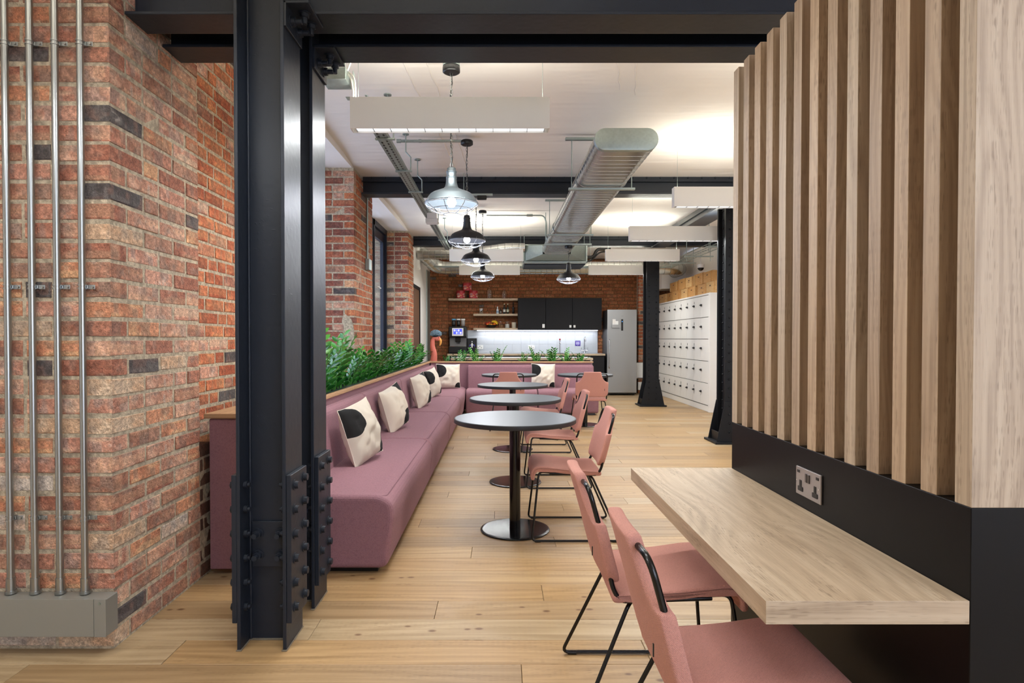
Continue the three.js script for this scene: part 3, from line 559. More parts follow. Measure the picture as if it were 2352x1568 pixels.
// ---------------------------------------------------------------- planters behind the sofa
{
  const p = thing('long_planter', 'long black planter with plywood rail behind the sofa along the wall', 'planter', [0, 0, 0]);
  mesh('front_panel', boxUV(bxx(-1.268, -1.222, 0.02, 0.834, -3.27, -10.75), 'z'), M.mauve, p);
  mesh('end_panel', boxUV(rbb(-1.544, -1.218, 0.03, 0.832, -3.23, -3.27, 0.006), 'x'), M.mauve, p);
  [[3.30, 5.06], [5.064, 6.9], [6.904, 8.74], [8.744, 10.74]].forEach(([a, b], i) => mesh('rail', boxUV(rbb(-1.236, -1.205, 0.836, 0.862, -a, -b, 0.002), 'z'), M.ply, p));
  const led = mesh('ledge', boxUV(rbb(-1.563, -1.207, 0.836, 0.862, -3.215, -4.19, 0.002), 'z'), M.ply, p);
  mesh('ply_edge', (() => { const g = bxx(-1.563, -1.207, 0.837, 0.861, -3.2135, -3.2155); boxUV(g, 'x'); return boxUV(g, 'x'); })(), M.plyEdge, p);
  mesh('liner', merge(bxx(-1.31, -1.27, 0.55, 0.852, -4.2, -11.0), bxx(-1.27, -1.237, 0.838, 0.852, -4.2, -10.74), bxx(-1.555, -1.54, 0.55, 0.85, -4.2, -11.0), bxx(-1.55, -1.28, 0.53, 0.55, -4.2, -11.0)), M.liner, p);
  mesh('soil', bxx(-1.54, -1.31, 0.55, 0.79, -4.21, -10.99), M.soil, p);
  const q = thing('short_planter', 'black planter with plywood rail behind the short sofa leg', 'planter', [0, 0, 0]);
  mesh('front_panel', boxUV(bxx(-1.20, 1.60, 0.02, 0.834, -10.572, -10.61), 'x'), M.mauve, q);
  [[-1.205, 0.2], [0.204, 1.62]].forEach(([a, b]) => mesh('rail', boxUV(rbb(a, b, 0.836, 0.862, -10.555, -10.625, 0.002), 'x'), M.ply, q));
  mesh('liner', merge(bxx(-1.27, 1.61, 0.55, 0.85, -10.63, -10.64), bxx(-1.27, 1.61, 0.55, 0.85, -10.93, -10.945), bxx(1.595, 1.61, 0.02, 0.85, -10.63, -10.945), bxx(-1.27, 1.61, 0.53, 0.55, -10.63, -10.945)), M.liner, q);
  mesh('soil', bxx(-1.27, 1.595, 0.55, 0.79, -10.64, -10.93), M.soil, q);
}
// ---------------------------------------------------------------- plants with arching fronds of glossy leaflets
const leafGeo = (() => {
  const P = [[0, 0, 0], [0.014, 0.02, 0.005], [0.019, 0.042, 0.004], [0.013, 0.066, -0.001], [0, 0.088, -0.012], [-0.013, 0.066, -0.001], [-0.019, 0.042, 0.004], [-0.014, 0.02, 0.005], [0, 0.022, 0], [0, 0.046, -0.003], [0, 0.068, -0.006]];
  const F = [[0, 1, 8], [8, 1, 2], [8, 2, 9], [9, 2, 3], [9, 3, 10], [10, 3, 4], [0, 8, 7], [8, 6, 7], [8, 9, 6], [9, 5, 6], [9, 10, 5], [10, 4, 5]];
  const g = new THREE.BufferGeometry(); g.setAttribute('position', new THREE.Float32BufferAttribute(P.flat(), 3)); g.setIndex(F.flat()); g.computeVertexNormals(); g.setAttribute('uv', new THREE.Float32BufferAttribute(P.flatMap(p => [p[0], p[1]]), 2)); return g;
})();
function frond(H, lean, nl, mi) {                          // the stem and its leaves
  const pts = []; for (let i = 0; i <= 8; i++) { const t = i / 8; pts.push(V(lean * t * t, H * t, 0)); }
  const s = fin(new THREE.Mesh(polyTube(pts, t => 0.0065 * (1 - 0.7 * t), 5, false), M.stem)); s.name = 'frond';
  for (let i = 0; i < nl; i++) {
    const t = 0.14 + 0.86 * (i + 0.5) / nl, c = V(lean * t * t, H * t, 0), side = i % 2 ? 1 : -1, tang = V(2 * lean * t, H, 0).normalize();
    const dir = V(0, 0, side).multiplyScalar(0.92).addScaledVector(tang, 0.5 + 0.55 * t).normalize();
    const nrm = tang.clone().cross(V(0, 0, 1)).negate().addScaledVector(V(0, 0, 0), 0).normalize();
    const xx = dir.clone().cross(nrm).normalize(), zz = xx.clone().cross(dir);
    const l = fin(new THREE.Mesh(leafGeo, M.leaf[mi === 3 ? (i % 3 ? 3 : 2) : (mi + i) % 3])); l.name = 'leaf'; const k = (0.72 + 0.5 * Math.sin(Math.PI * (0.15 + 0.75 * t))) * 0.82;
    new THREE.Matrix4().makeBasis(xx, dir, zz).setPosition(c).scale(V(k, k, k)).decompose(l.position, l.quaternion, l.scale); s.add(l);
  }
  return s;
}
const fronds = [frond(0.34, 0.11, 12, 0), frond(0.29, 0.17, 11, 1), frond(0.42, 0.08, 14, 3), frond(0.24, 0.19, 9, 2), frond(0.31, 0.05, 11, 1)];
function plant(label, group, pos, n, size) {
  const p = thing('potted_plant', label, 'plant', pos, 0, group);
  const cr = mesh('crown', cyl(0.05, 0.03, 0.03, 8, 0, 0.01, 0), M.soil, p);
  for (let i = 0; i < n; i++) { const f = fronds[Math.floor(rnd() * 5)].clone(); const a = i / n * Math.PI * 2 + rr(-0.5, 0.5); f.position.set(Math.cos(a) * rr(0.01, 0.05), 0, -Math.sin(a) * rr(0.01, 0.06)); f.rotation.set(0, a, rr(-0.28, 0.02), 'YXZ'); f.scale.setScalar(size * rr(0.85, 1.15)); p.add(f); }
}
const ord = ['first', 'second', 'third', 'fourth', 'fifth', 'sixth', 'seventh', 'eighth', 'ninth', 'tenth', 'eleventh', 'twelfth', 'thirteenth', 'fourteenth', 'fifteenth', 'sixteenth', 'seventeenth', 'eighteenth', 'nineteenth', 'twentieth'];
for (let i = 0; i < 18; i++) plant(`glossy green leafy plant in the long planter, ${ord[i]} from the steel columns`, 'plants in the long planter', [-1.43 + rr(-0.03, 0.03), 0.79, -(4.6 + i * 0.36 + rr(-0.05, 0.05))], i < 8 ? 9 : 8, i < 3 ? 1.15 : 0.95);
[-0.92, -0.70, -0.42, -0.05, 0.42, 0.66, 0.92, 1.18, 1.42].forEach((x, i) => plant(`small leafy plant in the short planter, ${ord[i]} from the flamingo`, 'plants in the short planter', [x, 0.79, -10.78 + rr(-0.04, 0.04)], 6, [0.5, 0.72, 0.72, 0.75, 0.62, 0.74, 0.88, 0.7, 0.62][i]));

// ---------------------------------------------------------------- cushions
const cushTex = (blobs) => canvas(512, 512, (c, w) => { c.fillStyle = '#d9cebd'; c.fillRect(0, 0, w, w); c.fillStyle = '#0e0d0e'; for (const [x, y, a, b, r] of blobs) { c.beginPath(); c.ellipse(x * w, y * w, a * w, b * w, r, 0, 7); c.fill(); } });
const cushA = std({ map: cushTex([[0.10, 0.24, 0.30, 0.26, 0.2], [1.0, 0.86, 0.26, 0.24, 0]]), roughness: 0.9, bumpMap: T.linen, bumpScale: 0.0008 });
const cushB = std({ map: cushTex([[0.72, 0.84, 0.24, 0.26, 0.3], [0.92, 0.02, 0.26, 0.22, 0.6]]), roughness: 0.9 });
const cushC = std({ map: cushTex([[0.12, 0.30, 0.28, 0.28, 0], [0.96, 0.98, 0.2, 0.2, 0]]), roughness: 0.9 });
const cushW = std({ color: 0xd9cebd, roughness: 0.92 });
const pillowGeo = (w, th, s0) => {
  const N = 22, g = new THREE.PlaneGeometry(w, w, N, N), p = g.attributes.position, back = new THREE.PlaneGeometry(w, w, N, N), q = back.attributes.position; const nz = noise2(7, 7, s0), n2 = noise2(13, 13, s0 + 1);
  for (const [pp, s] of [[p, 1], [q, -1]]) for (let i = 0; i < pp.count; i++) {
    const u = pp.getX(i) / w * 2, v = pp.getY(i) / w * 2, pinch = 1 - 0.07 * (1 - Math.abs(u * v)) * (u * u + v * v) * 0.6;
    const e = Math.pow(Math.max(0, (1 - u * u) * (1 - v * v)), 0.5);
    pp.setXYZ(i, pp.getX(i) * (1 - 0.06 * (1 - v * v * v * v) * Math.abs(u)), pp.getY(i) * (1 - 0.06 * (1 - u * u * u * u) * Math.abs(v)), s * (th / 2 * e + 0.03 * e * (nz(u * 0.5 + 0.5, v * 0.5 + 0.5) - 0.5) + 0.02 * e * (n2(u * 0.5 + 0.5, v * 0.5 + 0.5) - 0.5)));
  }
  const bi = back.index.array; for (let i = 0; i < bi.length; i += 3) { const t = bi[i]; bi[i] = bi[i + 1]; bi[i + 1] = t; }
  g.computeVertexNormals(); back.computeVertexNormals(); return [g, back];
};
function cushion(label, mat, pos, yaw, tilt, roll, w = 0.41, th = 0.2, s0 = 3) {
  const c = thing('cushion', label, 'cushion', pos, 0, 'cushions on the sofa'); c.rotation.set(tilt, yaw, roll, 'YXZ');
  const [f, b] = pillowGeo(w, th, s0); mesh('front_cover', f, mat, c); mesh('back_cover', b, cushW, c);
  const e = w / 2 * 0.985, pts = []; for (let i = 0; i <= 40; i++) { const t = i / 40 * 4, k = Math.floor(t) % 4, f2 = (t - Math.floor(t)) * 2 - 1, q = 1 - 0.055 * (1 - f2 ** 4); pts.push([[f2, -q], [q, f2], [-f2, q], [-q, -f2]][k]); }
  mesh('piping', polyTube(pts.map(([a, d]) => V(a * e, d * e, 0)), 0.003, 5, false), mat === cushB ? cushW : cushW, c);
}
cushion('white cushion with a big black half moon, nearest on the long sofa', cushA, [-0.945, 0.625, -4.14], 1.28, -0.26, 0.14, 0.41, 0.19, 3);
cushion('white cushion with a black spot at its foot, second along the long sofa', cushB, [-0.975, 0.62, -5.6], 1.3, -0.22, 0.18, 0.41, 0.2, 9);
cushion('white cushion with a black spot at its foot, third along the long sofa', cushB, [-0.975, 0.62, -7.5], 1.3, -0.22, 0.14, 0.41, 0.19, 15);
cushion('white cushion with a black half moon, fourth along the long sofa', cushA, [-0.975, 0.62, -8.78], 1.26, -0.22, 0.12, 0.41, 0.19, 21);
cushion('white cushion with black corners in the angle of the sofa', cushC, [-0.86, 0.635, -10.16], 0.28, -0.24, -0.03, 0.41, 0.16, 27);
cushion('white cushion with black corners on the short sofa', cushC, [0.73, 0.635, -10.27], 0.0, -0.22, -0.03, 0.41, 0.16, 33);

// ---------------------------------------------------------------- tables
function table(label, x, z) {
  const t = thing('cafe_table', label, 'table', [x, 0, z], 0, 'round cafe tables');
  mesh('table_top', merge(cyl(0.392, 0.392, 0.004, 72, 0, 0.738, 0)), M.tableTop, t);
  mesh('top_edge', lathe([[0.0, 0.71], [0.394, 0.71], [0.4, 0.714], [0.4, 0.7365], [0.3975, 0.7395], [0.390, 0.7395]], 72), M.tableEdge, t);
  mesh('column', cyl(0.036, 0.036, 0.70, 24, 0, 0.36, 0), M.blackGloss, t);
  mesh('base', lathe([[0, 0.012], [0.21, 0.012], [0.226, 0.009], [0.228, 0.004], [0.226, 0.0005], [0, 0.0005]], 64), M.blackGloss, t);
}
table('round grey cafe table, nearest of the row beside the long sofa', 0.10, -4.0);
table('round grey cafe table, second of the row beside the long sofa', 0.135, -5.33);
table('round grey cafe table, third of the row beside the long sofa', 0.145, -6.91);
table('round grey cafe table at the short sofa, between the corner and the cushion', 0.135, -8.85);
table('round grey cafe table at the open end of the short sofa', 1.24, -8.85);

// ---------------------------------------------------------------- chairs (face +x, origin on the floor)
const backPlane = y => -0.168 - (y - 0.43) * 0.28 - 0.35 * Math.max(0, y - 0.43) * Math.max(0, 0.62 - y);   // x of the back at height y
const chairGeo = (() => {
  const G = {};
  // seat: side profile with a waterfall front
  const top = [[-0.185, 0.432], [-0.10, 0.432], [0.05, 0.446], [0.16, 0.462], [0.215, 0.464], [0.245, 0.448], [0.256, 0.415], [0.256, 0.375]], bot = [[0.232, 0.372], [0.230, 0.41], [0.21, 0.432], [0.15, 0.430], [0.05, 0.414], [-0.10, 0.402], [-0.185, 0.402]];
  const s = extrude(roundPoly([...top, ...bot], 0.02, 3), 0.425, 0.010, 3); G.seat = boxUV(s, 'x');
  const stitch = [[-0.17, 0.425], [0.05, 0.438], [0.19, 0.453], [0.236, 0.44], [0.246, 0.38]];
  G.stitch = [-1, 1].map(q => polyTube(rounded(stitch.map(([x, y]) => V(x, y, q * 0.2118)), 0.03), 0.0022, 5));
  // back: outline in z (across) and height, bent onto the back plane
  const o = [[-0.198, 0.462], [0.198, 0.462], [0.224, 0.50], [0.224, 0.664], [0.196, 0.667], [0.166, 0.684], [0.140, 0.722], [0.122, 0.77], [0.116, 0.806], [-0.116, 0.806], [-0.122, 0.77], [-0.140, 0.722], [-0.166, 0.684], [-0.196, 0.667], [-0.224, 0.664], [-0.224, 0.50]];
  let b = new THREE.ExtrudeGeometry(new THREE.Shape(roundPoly(o, [0.03, 0.03, 0.05, 0.012, 0.02, 0.02, 0.02, 0.02, 0.012, 0.012, 0.02, 0.02, 0.02, 0.02, 0.012, 0.05], 3).map(p => new THREE.Vector2(...p))), { depth: 0.016, bevelEnabled: true, bevelThickness: 0.012, bevelSize: 0.009, bevelOffset: -0.009, bevelSegments: 3, curveSegments: 6 });
  b = ni(b);
  // refine the big caps so that the panel can curve
  const split = (g) => { const p = g.attributes.position, out = []; for (let i = 0; i < p.count; i += 3) { const q = [0, 1, 2].map(k => V(p.getX(i + k), p.getY(i + k), p.getZ(i + k))); const l = [0, 1, 2].map(k => q[k].distanceTo(q[(k + 1) % 3])), m = l.indexOf(Math.max(...l)); if (l[m] > 0.07) { const a = q[m], c = q[(m + 1) % 3], e = q[(m + 2) % 3], h = a.clone().add(c).multiplyScalar(0.5); out.push(a, h, e, h, c, e); } else out.push(...q); } const r = new THREE.BufferGeometry(); r.setAttribute('position', new THREE.Float32BufferAttribute(out.flatMap(v => [v.x, v.y, v.z]), 3)); return r; };
  for (let k = 0; k < 7; k++) b = split(b);
  const p = b.attributes.position; for (let i = 0; i < p.count; i++) { const z = p.getX(i), y = p.getY(i), t = p.getZ(i) - 0.008; p.setXYZ(i, backPlane(y) - t + 0.35 * z * z - 0.012, y, z); }
  b.computeVertexNormals(); b = toCreasedNormals(b, 0.8); G.back = boxUV(b, 'y');
  // tube that carries seat and back
  const f = []; const X = (y, z) => backPlane(y) + 0.35 * z * z - 0.012;
  const half = q => [V(0.14, 0.415, q * 0.196), V(-0.16, 0.408, q * 0.204), V(X(0.45, 0.206) - 0.012, 0.45, q * 0.206), V(X(0.6, 0.207), 0.6, q * 0.207), V(X(0.778, 0.207), 0.778, q * 0.207)];
  const L = [...half(1), V(X(0.778, 0), 0.778, 0), ...half(-1).reverse()];
  G.frame = polyTube(rounded(L, 0.05, 6), 0.0082, 10);
  // sled legs, one per side
  G.leg = q => { const pts = rounded([V(-0.02, 0.398, q * 0.15), V(0.205, 0.424, q * 0.19), V(0.252, 0.0085, q * 0.248), V(-0.302, 0.0085, q * 0.248), V(-0.13, 0.392, q * 0.192), V(-0.10, 0.396, q * 0.15)], 0.03, 5); return polyTube(pts, 0.0068, 9); };
  G.legs = [G.leg(1), G.leg(-1)];
  G.pads = [[0.215, 1], [-0.262, 1], [0.215, -1], [-0.262, -1]].map(([x, q]) => rbox(0.035, 0.008, 0.018, 0.002, x, 0.005, q * 0.248));
  G.tag = rbox(0.003, 0.03, 0.006, 0.001);
  return G;
})();
function chair(label, pos, turn) {
  const c = thing('cafe_chair', label, 'chair', pos, turn, 'pink upholstered chairs');
  const s = mesh('seat', chairGeo.seat, M.pink, c); for (const g of chairGeo.stitch) mesh('stitching', g, M.pink, s);
  const b = mesh('backrest', chairGeo.back, M.pink, c); mesh('label_tag', chairGeo.tag, M.blackMetal, b, [-0.245, 0.56, 0.17]);
  mesh('frame', chairGeo.frame, M.tube, c);
  for (const g of chairGeo.legs) mesh('leg', g, M.tube, c);
  for (const g of chairGeo.pads) mesh('foot_pad', g, M.tube, c);
}
const FL = Math.PI, FB = Math.PI / 2;
chair('pink chair with black wire legs at the nearest round table', [0.45, 0, -4.0], FL);
chair('pink chair with black wire legs at the second round table', [0.475, 0, -5.33], FL);
chair('pink chair with black wire legs at the third round table', [0.49, 0, -6.93], FL);
chair('pink chair seen from behind at the table by the sofa corner', [0.115, 0, -8.52], FB);
chair('pink chair seen from behind at the table near the open end', [1.255, 0, -8.52], FB);
chair('pink chair at the wall desk, further from the viewer', [0.55, 0, -2.17], 0);
chair('pink chair at the wall desk, nearest to the viewer and cut by the frame', [0.59, 0, -1.53], 0);

// ---------------------------------------------------------------- linear pendant lights
const WARM = new THREE.Color(0.98, 0.97, 0.85), COOL = new THREE.Color(0.955, 0.98, 0.985);
const upGlow = M.glow(0xfff6e4, 2.2), downGlow = M.glow(0xf8faff, 1.25);
const rodThin = (x, z, y0, y1) => rod([x, y0, z], [x, y1, z], 0.0016, 5);
function linear(label, x, z, k = 1) {
  const turn = 0;
  const W = 1.18, H = 0.185, D = 0.085, f = thing('linear_light', label, 'light', [x, 2.5, z], turn, 'white linear pendant lights');
  const hull = merge(rbox(W, H, 0.006, 0.001, 0, H / 2, D / 2 - 0.003), rbox(W, H, 0.006, 0.001, 0, H / 2, -D / 2 + 0.003), rbox(0.006, H, D - 0.012, 0.001, W / 2 - 0.003, H / 2, 0), rbox(0.006, H, D - 0.012, 0.001, -W / 2 + 0.003, H / 2, 0), box(W - 0.01, 0.004, D - 0.01, 0, 0.03, 0), box(W - 0.01, 0.004, D - 0.01, 0, H - 0.03, 0));
  mesh('housing', hull, M.fixture, f);
  const n = 11; for (let i = 0; i < n; i++) mesh('light_cell', box((W - 0.06) / n - 0.004, 0.003, D - 0.022, -W / 2 + 0.03 + (i + 0.5) * (W - 0.06) / n, 0.010, 0), downGlow, f);
  mesh('louver', merge(Array.from({ length: n + 1 }, (_, i) => box(0.003, 0.012, D - 0.02, -W / 2 + 0.03 + i * (W - 0.06) / n, 0.008, 0))), M.ductSeam, f);
  mesh('uplight_panel', box(W - 0.04, 0.003, D - 0.02, 0, H - 0.012, 0), upGlow, f);
  for (const s of [-1, 1]) mesh('suspension_wire', rodThin(s * (W / 2 - 0.04), 0, H - 0.02, 0.63), M.zinc, f);
  rect(W - 0.06, D - 0.02, DOWN_L * k, COOL, [0, -0.003, 0], [x, 0, z], f); rect(W - 0.06, D - 0.02, UP_L * k, WARM, [0, H + 0.003, 0], [x, 6, z], f);
}
linear('white linear pendant light, largest in view, above the nearest lamp', -0.295, -3.66);
linear('white linear pendant light at the kitchen, upper of the pair behind the lamps', -0.215, -9.8);
linear('white linear pendant light at the kitchen, lower of the pair behind the lamps', -0.20, -11.9);
linear('white linear pendant light over the slatted partition', 2.23, -3.66);
linear('white linear pendant light just above the slatted partition edge, right of the duct', 2.23, -5.79);
linear('white linear pendant light in front of the riveted stanchions', 2.24, -7.8);
linear('white linear pendant light crossing the top of the far stanchion', 2.285, -9.8);
linear('white linear pendant light lowest behind the far stanchion top', 2.32, -11.9);
linear('white linear pendant light over the wall desk at the near end', -0.25, -1.95, 0.42);
linear('white linear pendant light facing the front pier at the near end', -1.7, -1.1, 0.8);
linear('white linear pendant light behind the viewpoint', 2.4, 0.6, 0.5);

// ---------------------------------------------------------------- caged barn pendants
const lampZinc = std({ color: 0x5c6468, metalness: 0.7, roughness: 0.35, side: THREE.DoubleSide }), lampBlack = std({ color: 0x16171a, roughness: 0.38, side: THREE.DoubleSide });
const cage = std({ color: 0x9a9da2, metalness: 0.7, roughness: 0.3 }), bulbGlow = M.glow(0xf4f6ff, 26);
const chainGeo = (h) => { const L = []; let i = 0; for (let y = 0; y < h; y += 0.030, i++) { const g = new THREE.TorusGeometry(0.0105, 0.0024, 5, 10); g.scale(0.75, 1.75, 1); if (i % 2) g.rotateY(Math.PI / 2); g.translate(0, y + 0.015, 0); L.push(ni(g)); } return merge(L); };
function barn(label, x, z, rim, top, mat, box0 = 0) {
  const l = thing('caged_pendant_lamp', label, 'lamp', [x, rim, z], 0, 'caged pendant lamps');
  const R = 0.175;
  mesh('shade', lathe([[R, 0], [R + 0.004, 0.003], [R, 0.008], [0.152, 0.045], [0.142, 0.058], [0.124, 0.070], [0.075, 0.09], [0.052, 0.100], [0.043, 0.112], [0.037, 0.135], [0.034, 0.165], [0.036, 0.168], [0.036, 0.175], [0.032, 0.178], [0.032, 0.205], [0.0345, 0.208], [0.0345, 0.214], [0.029, 0.218], [0.029, 0.232], [0.022, 0.239], [0, 0.24], [0, 0.236], [0.022, 0.2], [0.03, 0.16], [0.038, 0.11], [0.06, 0.092], [0.12, 0.068], [0.148, 0.045], [R - 0.004, 0.006], [R, 0]], 40), mat, l);
  const ring = (r, y, t) => { const g = new THREE.TorusGeometry(r, t, 6, 36); g.rotateX(Math.PI / 2); g.translate(0, y, 0); return ni(g); };
  const wires = []; for (let k = 0; k < 8; k++) { const a = k / 8 * Math.PI * 2 + 0.2, c = Math.cos(a), s = Math.sin(a); wires.push(polyTube(rounded([V(c * (R - 0.002), 0.012, s * (R - 0.002)), V(c * (R + 0.001), -0.012, s * (R + 0.001)), V(c * 0.105, -0.058, s * 0.105), V(c * 0.05, -0.068, s * 0.05)], 0.03, 3), 0.0024, 5)); }
  mesh('cage', merge(ring(R, -0.004, 0.003), ring(0.135, -0.040, 0.0022), ring(0.05, -0.068, 0.0024), ...wires), cage, l);
  mesh('bulb', lathe([[0, -0.022], [0.018, -0.019], [0.029, -0.004], [0.031, 0.012], [0.024, 0.034], [0.015, 0.052], [0, 0.054]], 20), bulbGlow, l);
  mesh('bulb_socket', cyl(0.017, 0.017, 0.055, 14, 0, 0.08, 0), M.blackMetal, l);
  const h = top - rim - 0.24 - 0.05;
  const ch = mesh('chain', chainGeo(h), M.ductSeam, l, [0, 0.24, 0]);
  mesh('flex', polyTube(Array.from({ length: 9 }, (_, i) => V(0.008 * Math.sin(i * 1.9), 0.235 + (h + 0.02) * i / 8, 0.008 * Math.cos(i * 1.7))), 0.003, 5), M.blackMetal, l);
  mesh('ceiling_rose', lathe([[0, h + 0.242], [0.045, h + 0.244], [0.058, h + 0.252], [0.058, h + 0.282], [0.05, h + 0.290], [0, h + 0.290]], 24), M.blackMetal, l);
  if (box0) mesh('mounting_box', cyl(0.056, 0.056, box0, 24, 0, h + 0.29 + box0 / 2, 0), M.zinc, l);
  const pl = new THREE.PointLight(0xf2f5ff, PENDANT_I, 0, 2); pl.position.set(0, 0.005, 0); pl.castShadow = true; pl.shadow.radius = 1.4; l.add(pl);
}
barn('silver caged pendant lamp with bright bulb, nearest in the row', -0.32, -4.05, 2.15, 3.055, lampZinc, 0.11);
barn('black caged pendant lamp, second in the row of four', -0.31, -5.76, 2.18, 3.12, lampBlack);
barn('black caged pendant lamp, third in the row of four', -0.28, -7.2, 2.18, 3.055, lampBlack, 0.035);
barn('black caged pendant lamp, furthest in the row of four', -0.25, -8.9, 2.16, 3.12, lampBlack);
barn('black caged pendant lamp hanging alone under the oval duct', 1.02, -9.05, 2.14, 2.635, lampBlack);

// ---------------------------------------------------------------- ceiling services
{
  const d = thing('oval_duct', 'large flat oval spiral air duct running towards the kitchen', 'duct', [0.952, 2.755, 0]);
  const W = 0.476, H = 0.164, r = H / 2, out = []; for (let i = 0; i <= 12; i++) { const a = -Math.PI / 2 + i / 12 * Math.PI; out.push([W / 2 - r + Math.cos(a) * r, Math.sin(a) * r]); } for (let i = 0; i <= 12; i++) { const a = Math.PI / 2 + i / 12 * Math.PI; out.push([-W / 2 + r + Math.cos(a) * r, Math.sin(a) * r]); }
  const L = 10.3 - 4.62, body = extrude(out, L); body.translate(0, 0, -(4.62 + L / 2)); mesh('duct_body', toCreasedNormals(body, 0.6), M.duct, d);
  const cap = extrude(out.map(([x, y]) => [x * 1.012, y * 1.03]), 0.05, 0.006, 2); cap.translate(0, 0, -4.62); mesh('end_cap', toCreasedNormals(cap, 0.6), M.zinc, d);
  const ribs = []; const loop = (z0, z1, k, rad) => polyTube([...out, out[0]].map(([x, y], i) => V(x * k, y * k, -lerp(z0, z1, i / out.length))), rad, 5, false);
  for (let z = 4.7; z < 10.2; z += 0.105) ribs.push(loop(z, z + 0.06, 1.0, 0.0022));
  mesh('spiral_seam', merge(ribs), M.duct, d);
  for (const z of [5.75, 8.2]) mesh('joint_band', merge(loop(z, z, 1.012, 0.006), loop(z + 0.03, z + 0.03, 1.012, 0.004)), M.ductSeam, d);
  for (const z of [5.72, 8.25]) mesh('hanger', merge(rbox(0.68, 0.022, 0.04, 0.002, 0, 0.365, -z), rod([-0.28, 0.36, -z], [-0.28, -0.03, -z], 0.005), rod([0.28, 0.36, -z], [0.28, -0.11, -z], 0.005), rbox(0.62, 0.02, 0.04, 0.002, 0, -0.10, -z), rod([-0.28, 0, -z], [-0.28, -0.11, -z], 0.005)), M.zinc, d);
  // plenum that the duct opens into
  const p = thing('fan_coil_unit', 'galvanised fan coil unit at the end of the oval duct', 'air conditioner', [0.96, 2.54, -10.2]);
  const tp = extrude([[-0.24, 0.14], [0.24, 0.14], [0.52, 0.03], [0.52, 0.30], [0.24, 0.29], [-0.24, 0.29], [-0.52, 0.30], [-0.52, 0.03]], 0.3); 
  const hop = new THREE.BufferGeometry(); { const a = [[-0.238, 0.14, -0.1], [0.238, 0.14, -0.1], [0.238, 0.29, -0.1], [-0.238, 0.29, -0.1]], b = [[-0.53, 0.06, -0.42], [0.53, 0.06, -0.42], [0.53, 0.33, -0.42], [-0.53, 0.33, -0.42]], P = []; for (let i = 0; i < 4; i++) { const j = (i + 1) % 4; P.push(...a[i], ...b[i], ...b[j], ...a[i], ...b[j], ...a[j]); } hop.setAttribute('position', new THREE.Float32BufferAttribute(P, 3)); hop.computeVertexNormals(); }
  mesh('transition_hood', boxUV(hop, 'x'), M.zinc, p);
  mesh('casing', boxUV(rbb(-0.55, 0.55, 0.02, 0.34, -0.42, -1.2, 0.006), 'x'), M.zinc, p);
  mesh('flange_frame', merge(rbb(-0.56, 0.56, 0.035, 0.06, -0.40, -0.43), rbb(-0.56, 0.56, 0.33, 0.352, -0.40, -0.43), rbb(-0.56, -0.535, 0.035, 0.352, -0.40, -0.43), rbb(0.535, 0.56, 0.035, 0.352, -0.40, -0.43)), M.zinc, p);
  mesh('drain_tray', rbb(-0.53, 0.53, 0.0, 0.02, -0.46, -1.15, 0.004), M.steel, p);
  for (const x of [-0.53, 0.53]) mesh('hanger_rod', rod([x, 0.33, -0.6], [x, 0.545, -0.6], 0.005), M.zinc, p);
  mesh('pipework', merge(polyTube(rounded([V(0.55, 0.14, -0.5), V(0.68, 0.14, -0.5), V(0.74, 0.28, -0.5), V(0.98, 0.28, -0.5)], 0.06), 0.028, 10), polyTube(rounded([V(0.55, 0.08, -0.55), V(0.64, 0.08, -0.55), V(0.80, 0.24, -0.55), V(1.0, 0.25, -0.55)], 0.06), 0.014, 8)), M.blackMetal, p);
}
function spiral(pts, R, name, label, cat, extra) {
  const t = thing(name, label, cat, [0, 0, 0]); const path = rounded(pts.map(p => V(...p)), R * 1.3, 4);
  mesh('duct_body', polyTube(path, R, 24), M.duct, t);
  const seams = []; let run = 0, next = 0.115; for (let i = 0; i < path.length - 1; i++) { const a = path[i], b = path[i + 1], l = a.distanceTo(b), dir = b.clone().sub(a).normalize(); for (; next < run + l; next += 0.115) { const s = next - run; const g = new THREE.TorusGeometry(R, 0.0035, 5, 28); g.lookAt(dir.clone().add(V(0, 0.0, 0.10))); const c = a.clone().addScaledVector(dir, s); g.translate(c.x, c.y, c.z); seams.push(ni(g)); } run += l; }
  mesh('spiral_seam', merge(seams), M.ductSeam, t);
  if (extra) extra(t);
}
spiral([[-1.55, 2.95, -12.2], [-1.50, 2.90, -12.3], [-1.28, 2.71, -12.6], [3.62, 2.71, -12.6], [3.80, 2.71, -12.8], [3.80, 2.71, -13.3]], 0.132, 'round_duct', 'round spiral duct running across above the kitchen', 'duct', t => { for (const x of [-0.9, 1.4, 2.6]) mesh('hanger_rod', rod([x, 2.83, -12.6], [x, 3.1, -12.6], 0.005), M.zinc, t); });
spiral([[-1.58, 2.86, -11.75], [-0.82, 2.86, -11.75]], 0.088, 'round_duct', 'short dark round duct by the brick pier over the kitchen door', 'duct', t => { for (const x of [-1.12, -1.05]) mesh('hanger_rod', rod([x, 2.94, -11.75], [x, 3.1, -11.75], 0.005), M.zinc, t); });
spiral([[-0.45, 2.78, -10.75], [-0.1, 2.80, -10.62], [0.12, 2.83, -10.6], [0.43, 2.83, -10.62]], 0.085, 'round_duct', 'bright flexible round duct feeding the fan coil unit', 'duct');
{ // strut below the duct that carries the lone lamp
  const s = thing('strut_rail', 'perforated steel strut slung under the oval duct', 'strut', [0, 0, -9.05]);
  mesh('channel', rbb(0.66, 1.36, 2.637, 2.662, -0.02, 0.02, 0.002), M.zinc, s);
  mesh('hanger_rod', rod([0.68, 2.66, 0], [0.68, 3.12, 0], 0.005), M.zinc, s); mesh('hanger_rod', rod([1.335, 2.66, 0], [1.335, 3.12, 0], 0.005), M.zinc, s);
}
